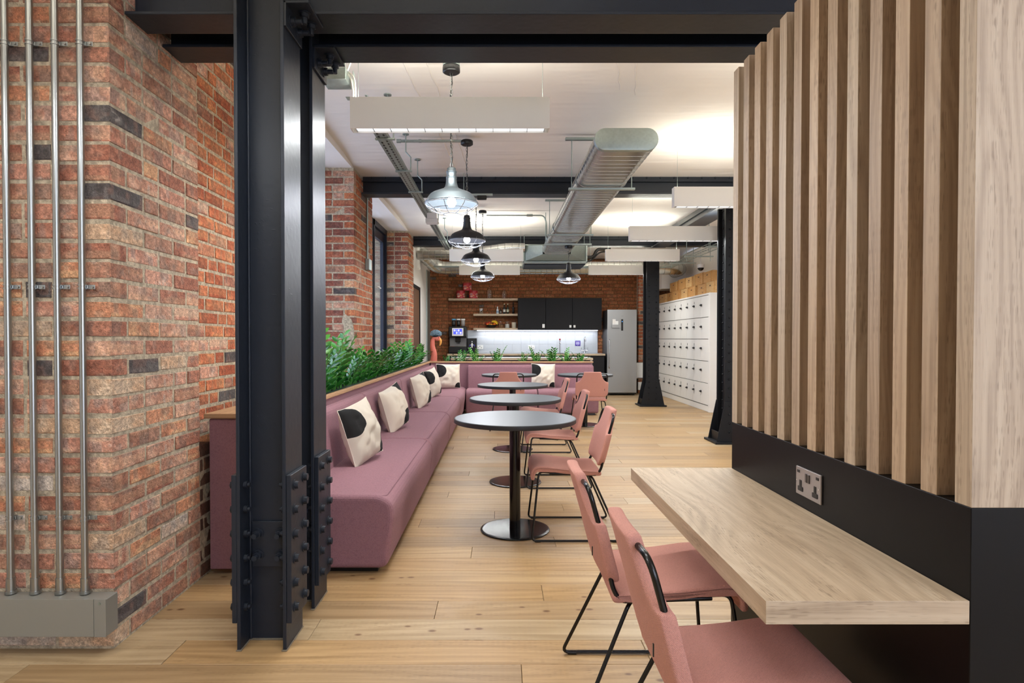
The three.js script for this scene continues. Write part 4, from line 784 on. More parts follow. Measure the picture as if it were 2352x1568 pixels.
{ // cable tray
  const t = thing('cable_tray', 'perforated steel cable tray running along the ceiling towards the kitchen', 'tray', [-0.90, 2.795, 0]);
  mesh('tray_body', merge(bxx(-0.045, 0.045, 0, 0.003, -3.95, -10.6), bxx(-0.046, -0.043, 0, 0.032, -3.95, -10.6), bxx(0.043, 0.046, 0, 0.032, -3.95, -10.6), bxx(0.03, 0.046, 0.03, 0.033, -3.95, -10.6), bxx(-0.046, -0.03, 0.03, 0.033, -3.95, -10.6)), M.zinc, t);
  const hs = []; for (let z = 4.0; z < 10.55; z += 0.07) { hs.push(box(0.014, 0.0015, 0.035, 0.022, -0.0008, -z), box(0.014, 0.0015, 0.035, -0.022, -0.0008, -z - 0.035)); }
  mesh('slots', merge(hs), M.blackMetal, t).userData.kind = 'stuff';
  for (const z of [4.7, 5.6, 6.4, 8.1, 9.5]) mesh('hanger', merge(rbox(0.15, 0.012, 0.03, 0.001, 0.02, -0.007, -z), rod([0.085, 0, -z], [0.085, 0.12, -z], 0.006), rod([0.085, 0.12, -z], [0.04, 0.17, -z], 0.006), rod([0.04, 0.17, -z], [0.04, 0.33, -z], 0.006), cyl(0.03, 0.03, 0.008, 12, 0.04, 0.33, -z)), M.zinc, t);
}
{
  const j = thing('junction_box', 'galvanised junction box with white flexes beside the further steel column', 'junction box', [-0.99, 2.80, -3.72]);
  mesh('box_body', boxUV(rbox(0.15, 0.07, 0.16, 0.003, 0, 0.035, 0), 'x'), M.zinc, j);
  mesh('gland', merge(cyl(0.024, 0.024, 0.03, 12, -0.09, 0.035, 0.03, 'x'), cyl(0.018, 0.018, 0.02, 6, -0.112, 0.035, 0.03, 'x')), M.blackMetal, j);
  mesh('bracket', merge(rbox(0.004, 0.16, 0.05, 0.001, 0.10, 0.0, -0.02), rbox(0.05, 0.004, 0.05, 0.001, 0.08, -0.078, -0.02), rod([0.05, 0.07, 0], [0.05, 0.33, 0], 0.004)), M.zinc, j);
  for (const k of [0, 1]) mesh('flex', polyTube(rounded([V(0.06 + 0.02 * k, 0.06, 0.03), V(0.10 + 0.02 * k, 0.02, 0.05), V(0.115 + 0.012 * k, -0.08, 0.05), V(0.11 + 0.012 * k, -0.13, 0.06)], 0.05), 0.0055, 8), M.cable, j);
  mesh('flex', polyTube(rounded([V(0.06, 0.07, 0.0), V(0.12, 0.22, 0), V(0.3, 0.31, 0.02)], 0.1), 0.006, 8), M.cable, j);
}
{
  const c = thing('ceiling_conduit', 'thin steel conduit on the ceiling to the second pendant lamp', 'conduit', [0, 3.115, -5.76]);
  mesh('pipe', rod([-0.95, 0, 0], [-0.36, 0, 0], 0.0125, 10), M.zinc, c); mesh('coupling', merge(cyl(0.018, 0.018, 0.04, 12, -0.95, 0, 0, 'x'), cyl(0.016, 0.016, 0.025, 12, -0.75, 0, 0, 'x')), M.zinc, c);
  const e = thing('ceiling_conduit', 'thin steel conduit dropping beside the oval duct near the kitchen', 'conduit', [0, 3.11, -9.2]);
  mesh('pipe', polyTube(rounded([V(-0.2, 0, 0), V(0.66, 0, 0), V(0.70, -0.1, 0), V(0.70, -0.36, 0), V(0.80, -0.45, 0)], 0.06), 0.011, 8), M.zinc, e); mesh('coupling', cyl(0.02, 0.02, 0.09, 12, 0.45, 0, 0, 'x'), M.zinc, e);
  const p = thing('wall_conduit', 'grey conduit with a switch box on the second brick pier', 'conduit', [-1.55, 0, -7.15]);
  mesh('pipe', rod([0, 2.18, 0], [0, 2.9, 0], 0.011, 10), M.zinc, p); mesh('coupling', cyl(0.016, 0.016, 0.05, 12, 0, 2.32, 0), M.zinc, p); mesh('switch_box', rbox(0.05, 0.13, 0.13, 0.006, 0.012, 2.12, 0), M.zinc, p);
  const s = thing('sensor_box', 'white ceiling sensor box hung from the cable tray', 'sensor', [-0.82, 2.645, -7.4]);
  mesh('housing', merge(rbox(0.15, 0.06, 0.12, 0.01, 0, 0.03, 0), rbox(0.11, 0.075, 0.10, 0.008, 0, 0.09, 0)), M.plastic, s); mesh('arm', rod([0.03, 0.12, 0], [-0.03, 0.145, 0], 0.01), M.zinc, s);
  const b = thing('spot_fitting', 'small black track fitting below the riveted beam', 'light', [-0.20, 2.80, -6.8]);
  mesh('rail', rbox(0.4, 0.02, 0.04, 0.002, -0.08, 0.055, 0), M.zinc, b); mesh('body', rbox(0.11, 0.045, 0.06, 0.012, 0, 0.022, 0), M.blackMetal, b); mesh('hanger_rod', rod([-0.2, 0.06, 0], [-0.2, 0.3, 0], 0.004), M.zinc, b);
  const k = thing('perforated_rail', 'long perforated rail hung across in front of the round duct', 'rail', [0, 2.665, -12.1]);
  mesh('channel', bxx(-1.3, 2.95, 0, 0.03, -0.02, 0.02), M.zinc, k); for (const x of [-0.6, 0.9, 2.9]) mesh('hanger_rod', rod([x, 0.03, 0], [x, 0.5, 0], 0.004), M.zinc, k);
}
{ // wire cable basket towards the lockers
  const b = thing('cable_basket', 'wire cable basket rising along the white wall over the lockers', 'tray', [3.3, 2.66, 0]);
  const w = []; for (const [x, y] of [[-0.1, 0], [0.1, 0], [-0.1, 0.05], [0.1, 0.05]]) w.push(rod([x, y, -8.2], [x, y, -12.2], 0.006, 5)); for (let z = 8.25; z < 12.2; z += 0.12) w.push(rod([-0.1, 0, -z], [0.1, 0, -z], 0.003, 4));
  mesh('basket', merge(w), M.zinc, b);
  for (const z of [9.2, 10.3, 11.2]) mesh('hanger', merge(rbox(0.5, 0.02, 0.04, 0.002, 0.05, -0.02, -z), rod([-0.15, -0.1, -z], [-0.15, 0.45, -z], 0.006), rod([0.25, -0.1, -z], [0.25, 0.45, -z], 0.006)), M.zinc, b);
  const c = thing('security_camera', 'small dome security camera under the cable basket', 'camera', [3.62, 2.47, -11.0]);
  mesh('housing', cyl(0.06, 0.065, 0.06, 20, 0, 0.09, 0), M.plastic, c); mesh('dome', ni(new THREE.SphereGeometry(0.055, 18, 8, 0, Math.PI * 2, Math.PI / 2, Math.PI / 2)).translate(0, 0.06, 0), M.blackGloss, c); mesh('stem', rod([0, 0.12, 0], [0, 0.62, 0], 0.01), M.plastic, c);
}
// ---------------------------------------------------------------- kitchen
const KZ = -14.09;
{
  const u = (label, x0, x1) => { const c = thing('wall_cupboard', label, 'cupboard', [(x0 + x1) / 2, 1.45, KZ], 0, 'kitchen wall cupboards'); const w = x1 - x0;
    mesh('carcass', rbox(w - 0.002, 0.72, 0.33, 0.002, 0, 0.36, 0.165), M.cab, c); const d = mesh('door', rbox(w - 0.006, 0.712, 0.019, 0.002, 0, 0.36, 0.341), M.cab, c);
    return [c, d, w]; };
  const a = u('charcoal wall cupboard beside the open shelves', 0.41, 1.035), b = u('charcoal wall cupboard in the middle of the three', 1.037, 1.635), c = u('charcoal wall cupboard nearest to the fridge', 1.637, 2.30);
  mesh('catch', rbox(0.055, 0.085, 0.008, 0.002, a[2] / 2 - 0.05, 0.09, 0.354), M.plastic, a[1]);
  mesh('catch', rbox(0.045, 0.055, 0.008, 0.002, b[2] / 2 - 0.045, 0.08, 0.354), M.plastic, b[1]);
  mesh('catch', rbox(0.045, 0.055, 0.008, 0.002, -c[2] / 2 + 0.045, 0.08, 0.354), M.plastic, c[1]);
  const led = thing('led_strip', 'white light strip glowing under the wall cupboards and shelf', 'light', [0, 1.437, KZ + 0.14]);
  mesh('light_tube', bxx(-0.52, 2.24, 0, 0.01, -0.012, 0.012), M.glow(0xf2f4ff, 6), led);
  rect(2.7, 0.03, LED_L, new THREE.Color(0.93, 0.95, 1), [0.86, -0.004, 0], [0.86, 0, KZ + 0.14], led);
  const sh = (label, x0, x1, y) => { const s = thing('wall_shelf', label, 'shelf', [(x0 + x1) / 2, y, KZ + 0.13]); mesh('board', boxUV(rbox(x1 - x0, 0.048, 0.26, 0.002, 0, 0, 0), 'x'), M.oak, s); };
  sh('long oak shelf with red tins and glass domes', -1.165, 0.407, 2.143); sh('middle oak shelf with bottles', -0.60, 0.407, 1.795); sh('lower oak shelf with the fruit bowl', -0.60, 0.407, 1.472);
  const bs = thing('tiled_splashback', 'pale grey tiled splashback behind the worktop', 'splashback', [0, 0, KZ]);
  mesh('grout_bed', bxx(-0.75, 2.26, 0.92, 1.447, 0, 0.008), M.grout, bs);
  const tg = {}; const T2 = 0.207; for (let r = 0; r < 3; r++) for (let i = 0; i < 15; i++) { const x0 = -0.75 + i * T2, x1 = Math.min(x0 + T2, 2.26), y0 = 0.92 + r * T2, y1 = Math.min(y0 + T2, 1.447); if (x1 - x0 < 0.03) continue; const k = `${(x1 - x0).toFixed(3)}_${(y1 - y0).toFixed(3)}`; tg[k] ??= rbox(x1 - x0 - 0.004, y1 - y0 - 0.004, 0.008, 0.0015, 0, 0, 0, 1); mesh('tile', tg[k], M.tile, bs, [(x0 + x1) / 2, (y0 + y1) / 2, 0.009]); }
  const wt = thing('kitchen_worktop', 'long kitchen worktop with pale oak front edge', 'worktop', [0, 0.88, KZ]);
  mesh('slab', rbb(-1.16, 2.33, 0, 0.038, 0.002, 0.62, 0.003), M.worktop, wt); mesh('front_edge', boxUV(rbb(-1.16, 2.33, 0.0, 0.039, 0.62, 0.632, 0.001), 'x'), M.oak, wt);
  mesh('sink', merge(rbb(1.55, 2.0, 0.038, 0.043, 0.10, 0.5, 0.002)), M.inox, wt);
  [[-1.15, -0.46], [-0.458, 0.24], [0.242, 0.94], [0.942, 1.64], [1.642, 2.32]].forEach(([x0, x1], i) => { const c = thing('base_cupboard', ['charcoal base cupboard under the coffee machine', 'charcoal base cupboard beside the coffee machine end', 'charcoal base cupboard in the middle under the worktop', 'charcoal base cupboard under the red-topped tap', 'charcoal base cupboard under the sink near the fridge'][i], 'cupboard', [(x0 + x1) / 2, 0, KZ], 0, 'kitchen base cupboards'); mesh('carcass', rbox(x1 - x0 - 0.002, 0.78, 0.57, 0.002, 0, 0.49, 0.29), M.cab, c); mesh('door', rbox(x1 - x0 - 0.006, 0.77, 0.019, 0.002, 0, 0.485, 0.586), M.cab, c); mesh('plinth', box(x1 - x0 - 0.004, 0.1, 0.5, 0, 0.05, 0.27), M.blackMetal, c); });
  // counter between sofa and kitchen
  const is = thing('island_counter', 'kitchen island counter with oak edge behind the plants', 'counter', [0, 0, -11.55]);
  mesh('carcass', bxx(-0.85, 1.66, 0.02, 0.86, -0.3, 0.3), M.cab, is); mesh('end_panel', rbb(1.662, 1.70, 0.0, 0.862, -0.34, 0.34, 0.002), M.white, is);
  mesh('slab', rbb(-0.9, 1.71, 0.862, 0.9, -0.36, 0.355, 0.002), M.worktop, is); mesh('front_edge', boxUV(rbb(-0.9, 1.712, 0.861, 0.901, 0.355, 0.366, 0.001), 'x'), M.oak, is);
}
{
  const f = thing('steel_fridge', 'tall stainless steel fridge with a bar handle', 'fridge', [2.69, 0, -13.42]);
  mesh('cabinet', rbb(-0.325, 0.325, 0.03, 1.885, -0.63, -0.06, 0.006), std({ color: 0x3a3a3c, roughness: 0.5, metalness: 0.3 }), f);
  const d = mesh('door', rbb(-0.325, 0.325, 0.06, 1.895, -0.058, 0, 0.008), M.inox, f);
  mesh('handle', merge(polyTube(rounded([V(-0.285, 0.62, 0), V(-0.285, 0.62, 0.045), V(-0.285, 1.22, 0.045), V(-0.285, 1.22, 0)], 0.012), 0.011, 10), rbb(-0.30, -0.27, 1.19, 1.24, 0, 0.03), rbb(-0.30, -0.27, 0.6, 0.65, 0, 0.03)), M.chrome, d);
  mesh('display_panel', rbb(-0.02, 0.025, 1.43, 1.68, 0.001, 0.005, 0.001), M.blackGloss, d); mesh('display_light', cyl(0.008, 0.008, 0.003, 10, 0.002, 1.63, 0.006, 'z'), M.glow(0x58a8ff, 2), d);
  mesh('logo', (() => { const g = box(0.05, 0.012, 0.001, 0.005, 1.752, 0.001); return g; })(), M.ductSeam, d);
  for (const [x, z] of [[-0.28, -0.58], [0.28, -0.58], [-0.28, -0.1], [0.28, -0.1]]) mesh('foot', cyl(0.02, 0.02, 0.035, 10, x, 0.0175, z), M.blackMetal, f);
  const n = thing('note_holder', 'small steel note holder with papers stuck on the fridge', 'holder', [2.545, 1.49, -13.414]);
  mesh('tray', merge(rbb(-0.085, 0.085, 0, 0.1, 0, 0.004), rbb(-0.085, 0.085, 0, 0.06, 0.03, 0.034), rbb(-0.085, 0.085, 0, 0.004, 0, 0.034)), M.inox, n);
  mesh('paper', rbb(-0.07, 0.06, 0.07, 0.15, 0.006, 0.01), M.plastic, n); mesh('paper', rbb(-0.07, 0.0, 0.1, 0.19, 0.012, 0.016), M.white, n);
  const h = thing('wall_heater', 'white wall panel heater beside the fridge', 'heater', [3.26, 0.25, -13.88]); mesh('panel', rbb(-0.17, 0.17, 0.1, 0.46, 0, 0.09, 0.008), M.plastic, h); mesh('outlet_box', rbb(-0.12, 0.12, -0.16, 0.02, 0, 0.06, 0.004), M.plastic, h); mesh('vent_slot', rbb(-0.15, 0.15, 0.105, 0.12, 0.088, 0.092, 0.001), M.cab, h);
}
// coffee corner
{
  const c = thing('coffee_machine', 'black bean to cup coffee machine with three hoppers', 'coffee machine', [-0.935, 0.919, KZ + 0.3]);
  mesh('body', merge(rbb(-0.2, 0.2, 0.02, 0.16, -0.25, 0.26, 0.01), rbb(-0.2, 0.2, 0.16, 0.42, -0.25, 0.08, 0.01), rbb(-0.2, 0.2, 0.36, 0.61, -0.25, 0.24, 0.025)), M.blackMetal, c);
  mesh('front_plate', rbb(-0.19, 0.19, 0.13, 0.39, 0.08, 0.09, 0.004), std({ color: 0x6a6866, metalness: 0.6, roughness: 0.4 }), c);
  mesh('spout', merge(rbb(-0.06, 0.06, 0.26, 0.36, 0.09, 0.17, 0.01), cyl(0.012, 0.01, 0.04, 10, -0.02, 0.245, 0.14), cyl(0.012, 0.01, 0.04, 10, 0.02, 0.245, 0.14)), M.blackGloss, c);
  const bz = mesh('screen_bezel', rbb(-0.125, 0.125, 0.395, 0.57, 0.238, 0.25, 0.006), M.plastic, c);
  const scr = canvas(128, 80, (g, w, h) => { g.fillStyle = '#2a34d8'; g.fillRect(0, 0, w, h); for (let i = 0; i < 4; i++) for (let j = 0; j < 2; j++) { g.fillStyle = ['#dfe4ff', '#8fa0ff', '#f4f4ff', '#5868f0'][(i + j * 3) % 4]; g.fillRect(8 + i * 30, 8 + j * 36, 22, 28); g.fillStyle = '#2a34d8'; g.fillRect(13 + i * 30, 18 + j * 36, 12, 8); } });
  const sg = new THREE.PlaneGeometry(0.19, 0.115); sg.translate(0, 0.49, 0.2515); mesh('screen', sg, std({ map: scr, emissiveMap: scr, emissive: 0xffffff, emissiveIntensity: 0.8 }), bz);
  mesh('grille', rbb(-0.18, 0.18, 0.16, 0.17, 0.05, 0.25, 0.003), M.chrome, c);
  [-0.105, 0, 0.105].forEach((x, i) => { const h = mesh('hopper', lathe([[0, 0.61], [0.035, 0.61], [0.046, 0.66], [0.046, 0.75], [0, 0.75]], 18).translate(x, 0, 0), phy({ color: [0x30302e, 0x2c2a28, 0xb0a8a4][i], transmission: 0.4, roughness: 0.2 }), c); mesh('lid', cyl(0.048, 0.048, 0.03, 18, x, 0.768, 0), [std({ color: 0x4f9fc8, roughness: 0.4 }), M.plastic, M.plastic][i], h); });
  for (const [x, z] of [[-0.17, -0.2], [0.17, -0.2], [-0.17, 0.2], [0.17, 0.2]]) mesh('foot', cyl(0.018, 0.018, 0.022, 10, x, 0.011, z), M.blackMetal, c);
  const m = thing('milk_cooler', 'small black milk cooler beside the coffee machine', 'cooler', [-0.62, 0.919, KZ + 0.32]);
  mesh('cabinet', rbb(-0.105, 0.105, 0, 0.345, -0.2, 0.16, 0.006), M.blackMetal, m);
  const pr = canvas(128, 192, (g, w, h) => { g.fillStyle = '#08080a'; g.fillRect(0, 0, w, h); g.fillStyle = '#f0f0f4'; g.beginPath(); g.arc(64, 40, 7, 0, 7); g.fill(); g.fillRect(56, 58, 16, 60); g.fillRect(44, 78, 40, 10); g.fillStyle = '#3c3a8c'; g.fillRect(24, 78, 18, 26); g.fillRect(88, 78, 18, 26); });
  const pg = new THREE.PlaneGeometry(0.19, 0.33); pg.translate(0, 0.173, 0.1615); mesh('door_print', pg, std({ map: pr, roughness: 0.25 }), m);
}
// small things on the shelves
{
  const tin = canvas(256, 128, (g, w, h) => { g.fillStyle = '#b3202a'; g.fillRect(0, 0, w, h); g.strokeStyle = '#f0dcc0'; g.lineWidth = 5; for (let k = 0; k < 4; k++) { const x = k * 64 + 32; g.beginPath(); g.arc(x, 52, 18, 0.4, 5.6); g.stroke(); g.fillStyle = '#f4e8d4'; g.fillRect(x - 16, 84, 32, 10); g.fillRect(x - 10, 100, 20, 6); g.fillStyle = '#e0b040'; g.beginPath(); g.arc(x + 24, 60 + 14 * (k % 2), 6, 0, 7); g.fill(); g.fillStyle = '#86b8c8'; g.fillRect(x - 8, 46, 16, 10); } g.fillStyle = '#8c1720'; g.fillRect(0, 0, w, 12); g.fillRect(0, h - 6, w, 6); });
  const tm = std({ map: tin, roughness: 0.4 }), lidm = std({ color: 0xa8202a, roughness: 0.35, metalness: 0.2 });
  [[-0.895, 2.168, 'left of the lower two'], [-0.605, 2.168, 'right of the lower two'], [-0.745, 2.346, 'the top one of the stack']].forEach(([x, y, w]) => { const t = thing('red_tin', `red printed round tin on the long shelf, ${w}`, 'tin', [x, y, KZ + 0.13], 0.3, 'red tins'); mesh('can', cyl(0.1, 0.1, 0.158, 32, 0, 0.079, 0), tm, t); mesh('lid', cyl(0.103, 0.103, 0.02, 32, 0, 0.167, 0), lidm, t); });
  const gl = phy({ color: 0xffffff, transmission: 1, thickness: 0.01, ior: 1.5, roughness: 0.0 });
  [[-0.24, 0.265, 'with a tall knob'], [0.10, 0.235, 'with a low knob']].forEach(([x, h, w]) => { const b = thing('glass_dome', `clear glass bell jar on the long shelf, ${w}`, 'jar', [x, 2.168, KZ + 0.13], 0, 'glass bell jars'); mesh('bell', lathe([[0.066, 0.012], [0.072, 0.10], [0.064, h - 0.08], [0.034, h - 0.045], [0, h - 0.037], [0, h - 0.042], [0.03, h - 0.05], [0.058, h - 0.083], [0.066, 0.10], [0.06, 0.012], [0.066, 0.012]], 26), gl, b); mesh('knob', lathe([[0, h - 0.04], [0.01, h - 0.03], [0.016, h - 0.015], [0, h]], 14), gl, b); mesh('base', cyl(0.07, 0.07, 0.012, 26, 0, 0.006, 0), gl, b); mesh('inner_vase', lathe([[0.02, 0.012], [0.026, 0.07], [0.016, 0.13], [0.01, 0.15], [0.007, 0.15], [0.012, 0.13], [0.021, 0.07], [0.016, 0.014], [0.02, 0.012]], 16), gl, b); });
  const tb = thing('metal_tumbler', 'silver metal tumbler alone on the middle shelf', 'tumbler', [-0.425, 1.82, KZ + 0.14]); mesh('cup', lathe([[0, 0], [0.04, 0], [0.056, 0.122], [0.053, 0.122], [0.038, 0.006], [0, 0.006]], 24), M.chrome, tb);
  const bottle = (label, x, h, r, col, cap, lab) => { const b = thing('glass_bottle', label, 'bottle', [x, 1.82, KZ + 0.13], 0, 'bottles on the middle shelf'); mesh('body', lathe([[0, 0], [r, 0.004], [r, h * 0.52], [r * 0.8, h * 0.62], [r * 0.38, h * 0.72], [r * 0.36, h * 0.9], [0, h * 0.9]], 18), std({ color: col, roughness: 0.15 }), b); mesh('cap', cyl(r * 0.45, r * 0.45, h * 0.1, 12, 0, h * 0.95, 0), std({ color: cap, roughness: 0.4 }), b); if (lab) mesh('paper_label', cyl(r * 1.02, r * 1.02, h * 0.26, 18, 0, h * 0.3, 0, 'y', true), std({ color: lab, roughness: 0.7 }), b); };
  bottle('white bottle with a blue mark on the middle shelf', -0.052, 0.165, 0.028, 0xd8dadc, 0xf4f4f4, 0x8aa0b8);
  bottle('short dark jar bottle on the middle shelf', 0.018, 0.13, 0.027, 0x2a2624, 0x4a3a30, 0x8a8074);
  bottle('dark bottle with pale label, beside the short jar bottle', 0.102, 0.235, 0.031, 0x1c2020, 0xe8d8b0, 0xc8c4b8);
  bottle('dark bottle with pale label, second from the short jar bottle', 0.182, 0.235, 0.031, 0x1c2218, 0xe8d8b0, 0xb8b8a0);
  bottle('slim black bottle closest to the wall cupboards', 0.307, 0.262, 0.026, 0x0e0f10, 0x141414, null);
  const bw = thing('fruit_bowl', 'dark wire fruit bowl on the lower shelf', 'bowl', [-0.20, 1.497, KZ + 0.14]); mesh('bowl', lathe([[0, 0], [0.05, 0], [0.095, 0.03], [0.125, 0.07], [0.120, 0.07], [0.09, 0.034], [0.048, 0.006], [0, 0.006]], 28), std({ color: 0x241c18, roughness: 0.5 }), bw);
  const fruit = (name, label, x, y, z, r, col) => { const f = thing(name, label, 'fruit', [x - 0.20, 1.497 + y, KZ + 0.14 + z], 0, 'fruit in the bowl'); const g = ni(new THREE.SphereGeometry(r, 16, 12)); g.scale(1, 0.93, 1); mesh('flesh', g, std({ color: col, roughness: 0.45 }), f); mesh('stalk', cyl(0.003, 0.002, 0.012, 6, 0, r * 0.95, 0), M.darkWood, f); };
  fruit('orange_fruit', 'bright orange at the left rim of the fruit bowl', -0.08, 0.08, 0.02, 0.034, 0xd9601c); fruit('red_apple', 'red apple leftmost in the fruit bowl', -0.105, 0.105, -0.03, 0.032, 0x9c1e1c); fruit('orange_fruit', 'orange at the front of the fruit bowl', 0.01, 0.065, 0.06, 0.034, 0xd8821e); fruit('red_apple', 'red apple in the middle of the fruit bowl', -0.04, 0.115, 0.0, 0.034, 0xb8341e); fruit('orange_fruit', 'orange below the bananas', 0.075, 0.085, 0.03, 0.034, 0xd86e1c); fruit('green_apple', 'yellow green apple between the oranges', -0.025, 0.07, 0.045, 0.032, 0xb0a83a);
  [0, 1, 2].forEach(i => { const b = thing('banana', `yellow banana on top of the fruit bowl, ${['back', 'middle', 'front'][i]} one`, 'fruit', [-0.16, 1.62, KZ + 0.11 + i * 0.026], 0, 'bananas'); const pts = []; for (let k = 0; k <= 10; k++) { const a = 0.2 + k / 10 * 1.7; pts.push(V(0.10 * Math.cos(a) + 0.01 - i * 0.004, 0.075 * Math.sin(a) - 0.035 - i * 0.012, 0)); } mesh('peel', polyTube(pts, t => 0.005 + 0.012 * Math.sin(Math.PI * Math.min(1, 0.08 + t * 0.88)), 8), std({ color: 0xe2b61e, roughness: 0.5 }), b); });
  const jar = (label, x, col, fill) => { const j = thing('storage_jar', label, 'jar', [x, 1.497, KZ + 0.13]); mesh('contents', cyl(0.048, 0.048, fill, 20, 0, fill / 2 + 0.004, 0), std({ color: col, roughness: 0.9 }), j); mesh('glass', lathe([[0.0, 0], [0.053, 0.002], [0.055, 0.09], [0.04, 0.115], [0.036, 0.13], [0.033, 0.13], [0.037, 0.113], [0.051, 0.089], [0.0495, 0.003], [0, 0.003]], 22), gl, j); mesh('lid', cyl(0.042, 0.042, 0.018, 20, 0, 0.138, 0), gl, j); };
  jar('glass jar of brown sugar on the lower shelf', 0.02, 0x96683c, 0.07); jar('glass jar of white sugar on the lower shelf', 0.17, 0xe8e6e0, 0.085);
  const ho = thing('stirrer_pot', 'cream pot of wooden stirrers beside the cupboards', 'pot', [0.325, 1.497, KZ + 0.13]); mesh('pot', lathe([[0, 0], [0.05, 0], [0.054, 0.13], [0.05, 0.13], [0.046, 0.006], [0, 0.006]], 20), std({ color: 0xcfc4ae, roughness: 0.6 }), ho); for (let i = 0; i < 6; i++) mesh('stirrer', rod([0.02 * Math.cos(i), 0.02, 0.02 * Math.sin(i)], [0.045 * Math.cos(i * 1.1), 0.17 + 0.01 * (i % 3), 0.045 * Math.sin(i * 1.1)], 0.003, 5), M.darkWood, ho);
  const so = (label, x) => { const s = thing('wall_outlet', label, 'socket', [x, 1.055, KZ + 0.014], 0, 'white sockets on the tiles'); mesh('plate', rbb(-0.073, 0.073, -0.043, 0.043, 0, 0.01, 0.003), M.plastic, s); for (const q of [-0.038, 0.038]) mesh('outlet', merge(box(0.008, 0.014, 0.002, q, 0.004, 0.011), box(0.026, 0.007, 0.002, q, -0.014, 0.011)), M.blackMetal, s); mesh('switch', box(0.02, 0.014, 0.004, 0, 0.022, 0.011), M.cab, s); };
  so('white double socket on the tiles beside the milk cooler', -0.46); so('white double socket on the tiles in the middle of the splashback', 0.73);
  const pu = canvas(128, 128, (g, w) => { g.fillStyle = '#3c1f8c'; g.fillRect(0, 0, w, w); g.fillStyle = '#e8e4ff'; for (let r = 0; r < 4; r++) for (let i = 0; i < 6 - (r % 2); i++) g.fillRect(18 + i * 16 + (r % 2) * 8, 24 + r * 20, 11, 10); g.fillRect(58, 108, 12, 6); });
  const pn = thing('purple_notice', 'small purple notice with white print on the tiles', 'notice', [1.80, 1.145, KZ + 0.0155]); mesh('card', box(0.122, 0.122, 0.002), std({ color: 0x3c1f8c, roughness: 0.4 }), pn); const pf = new THREE.PlaneGeometry(0.12, 0.12); pf.translate(0, 0, 0.0013); mesh('print', pf, std({ map: pu, roughness: 0.4 }), pn);
  const t1 = thing('water_tap', 'tall chrome instant water tap with a red top', 'tap', [1.36, 0.919, KZ + 0.28]); mesh('column', merge(cyl(0.019, 0.019, 0.30, 18, 0, 0.15, 0), cyl(0.03, 0.03, 0.01, 18, 0, 0.005, 0)), M.chrome, t1); mesh('spout', polyTube(rounded([V(0, 0.22, 0), V(0, 0.25, 0.11), V(0, 0.22, 0.13)], 0.03), 0.01, 8), M.chrome, t1); mesh('cap', cyl(0.021, 0.019, 0.035, 18, 0, 0.318, 0), std({ color: 0xb02028, roughness: 0.3 }), t1); mesh('lever', rbox(0.05, 0.012, 0.014, 0.003, 0, 0.342, 0), M.chrome, t1); mesh('drip_tray', rbb(-0.07, 0.07, 0.0005, 0.012, 0.03, 0.2), M.blackMetal, t1);
  const t2 = thing('mixer_tap', 'chrome swan neck mixer tap at the sink', 'tap', [1.95, 0.919, KZ + 0.07]); mesh('spout', polyTube(rounded([V(0, 0.02, 0), V(0, 0.33, 0), V(0, 0.38, 0.06), V(0, 0.33, 0.15), V(0, 0.26, 0.15)], 0.06, 6), 0.012, 10), M.chrome, t2); mesh('body', merge(cyl(0.024, 0.02, 0.09, 16, 0, 0.045, 0), cyl(0.013, 0.013, 0.14, 12, 0, 0.06, 0, 'x')), M.chrome, t2); for (const s of [-1, 1]) mesh('lever', rod([s * 0.07, 0.06, 0], [s * 0.072, 0.13, 0], 0.006), M.chrome, t2);
}
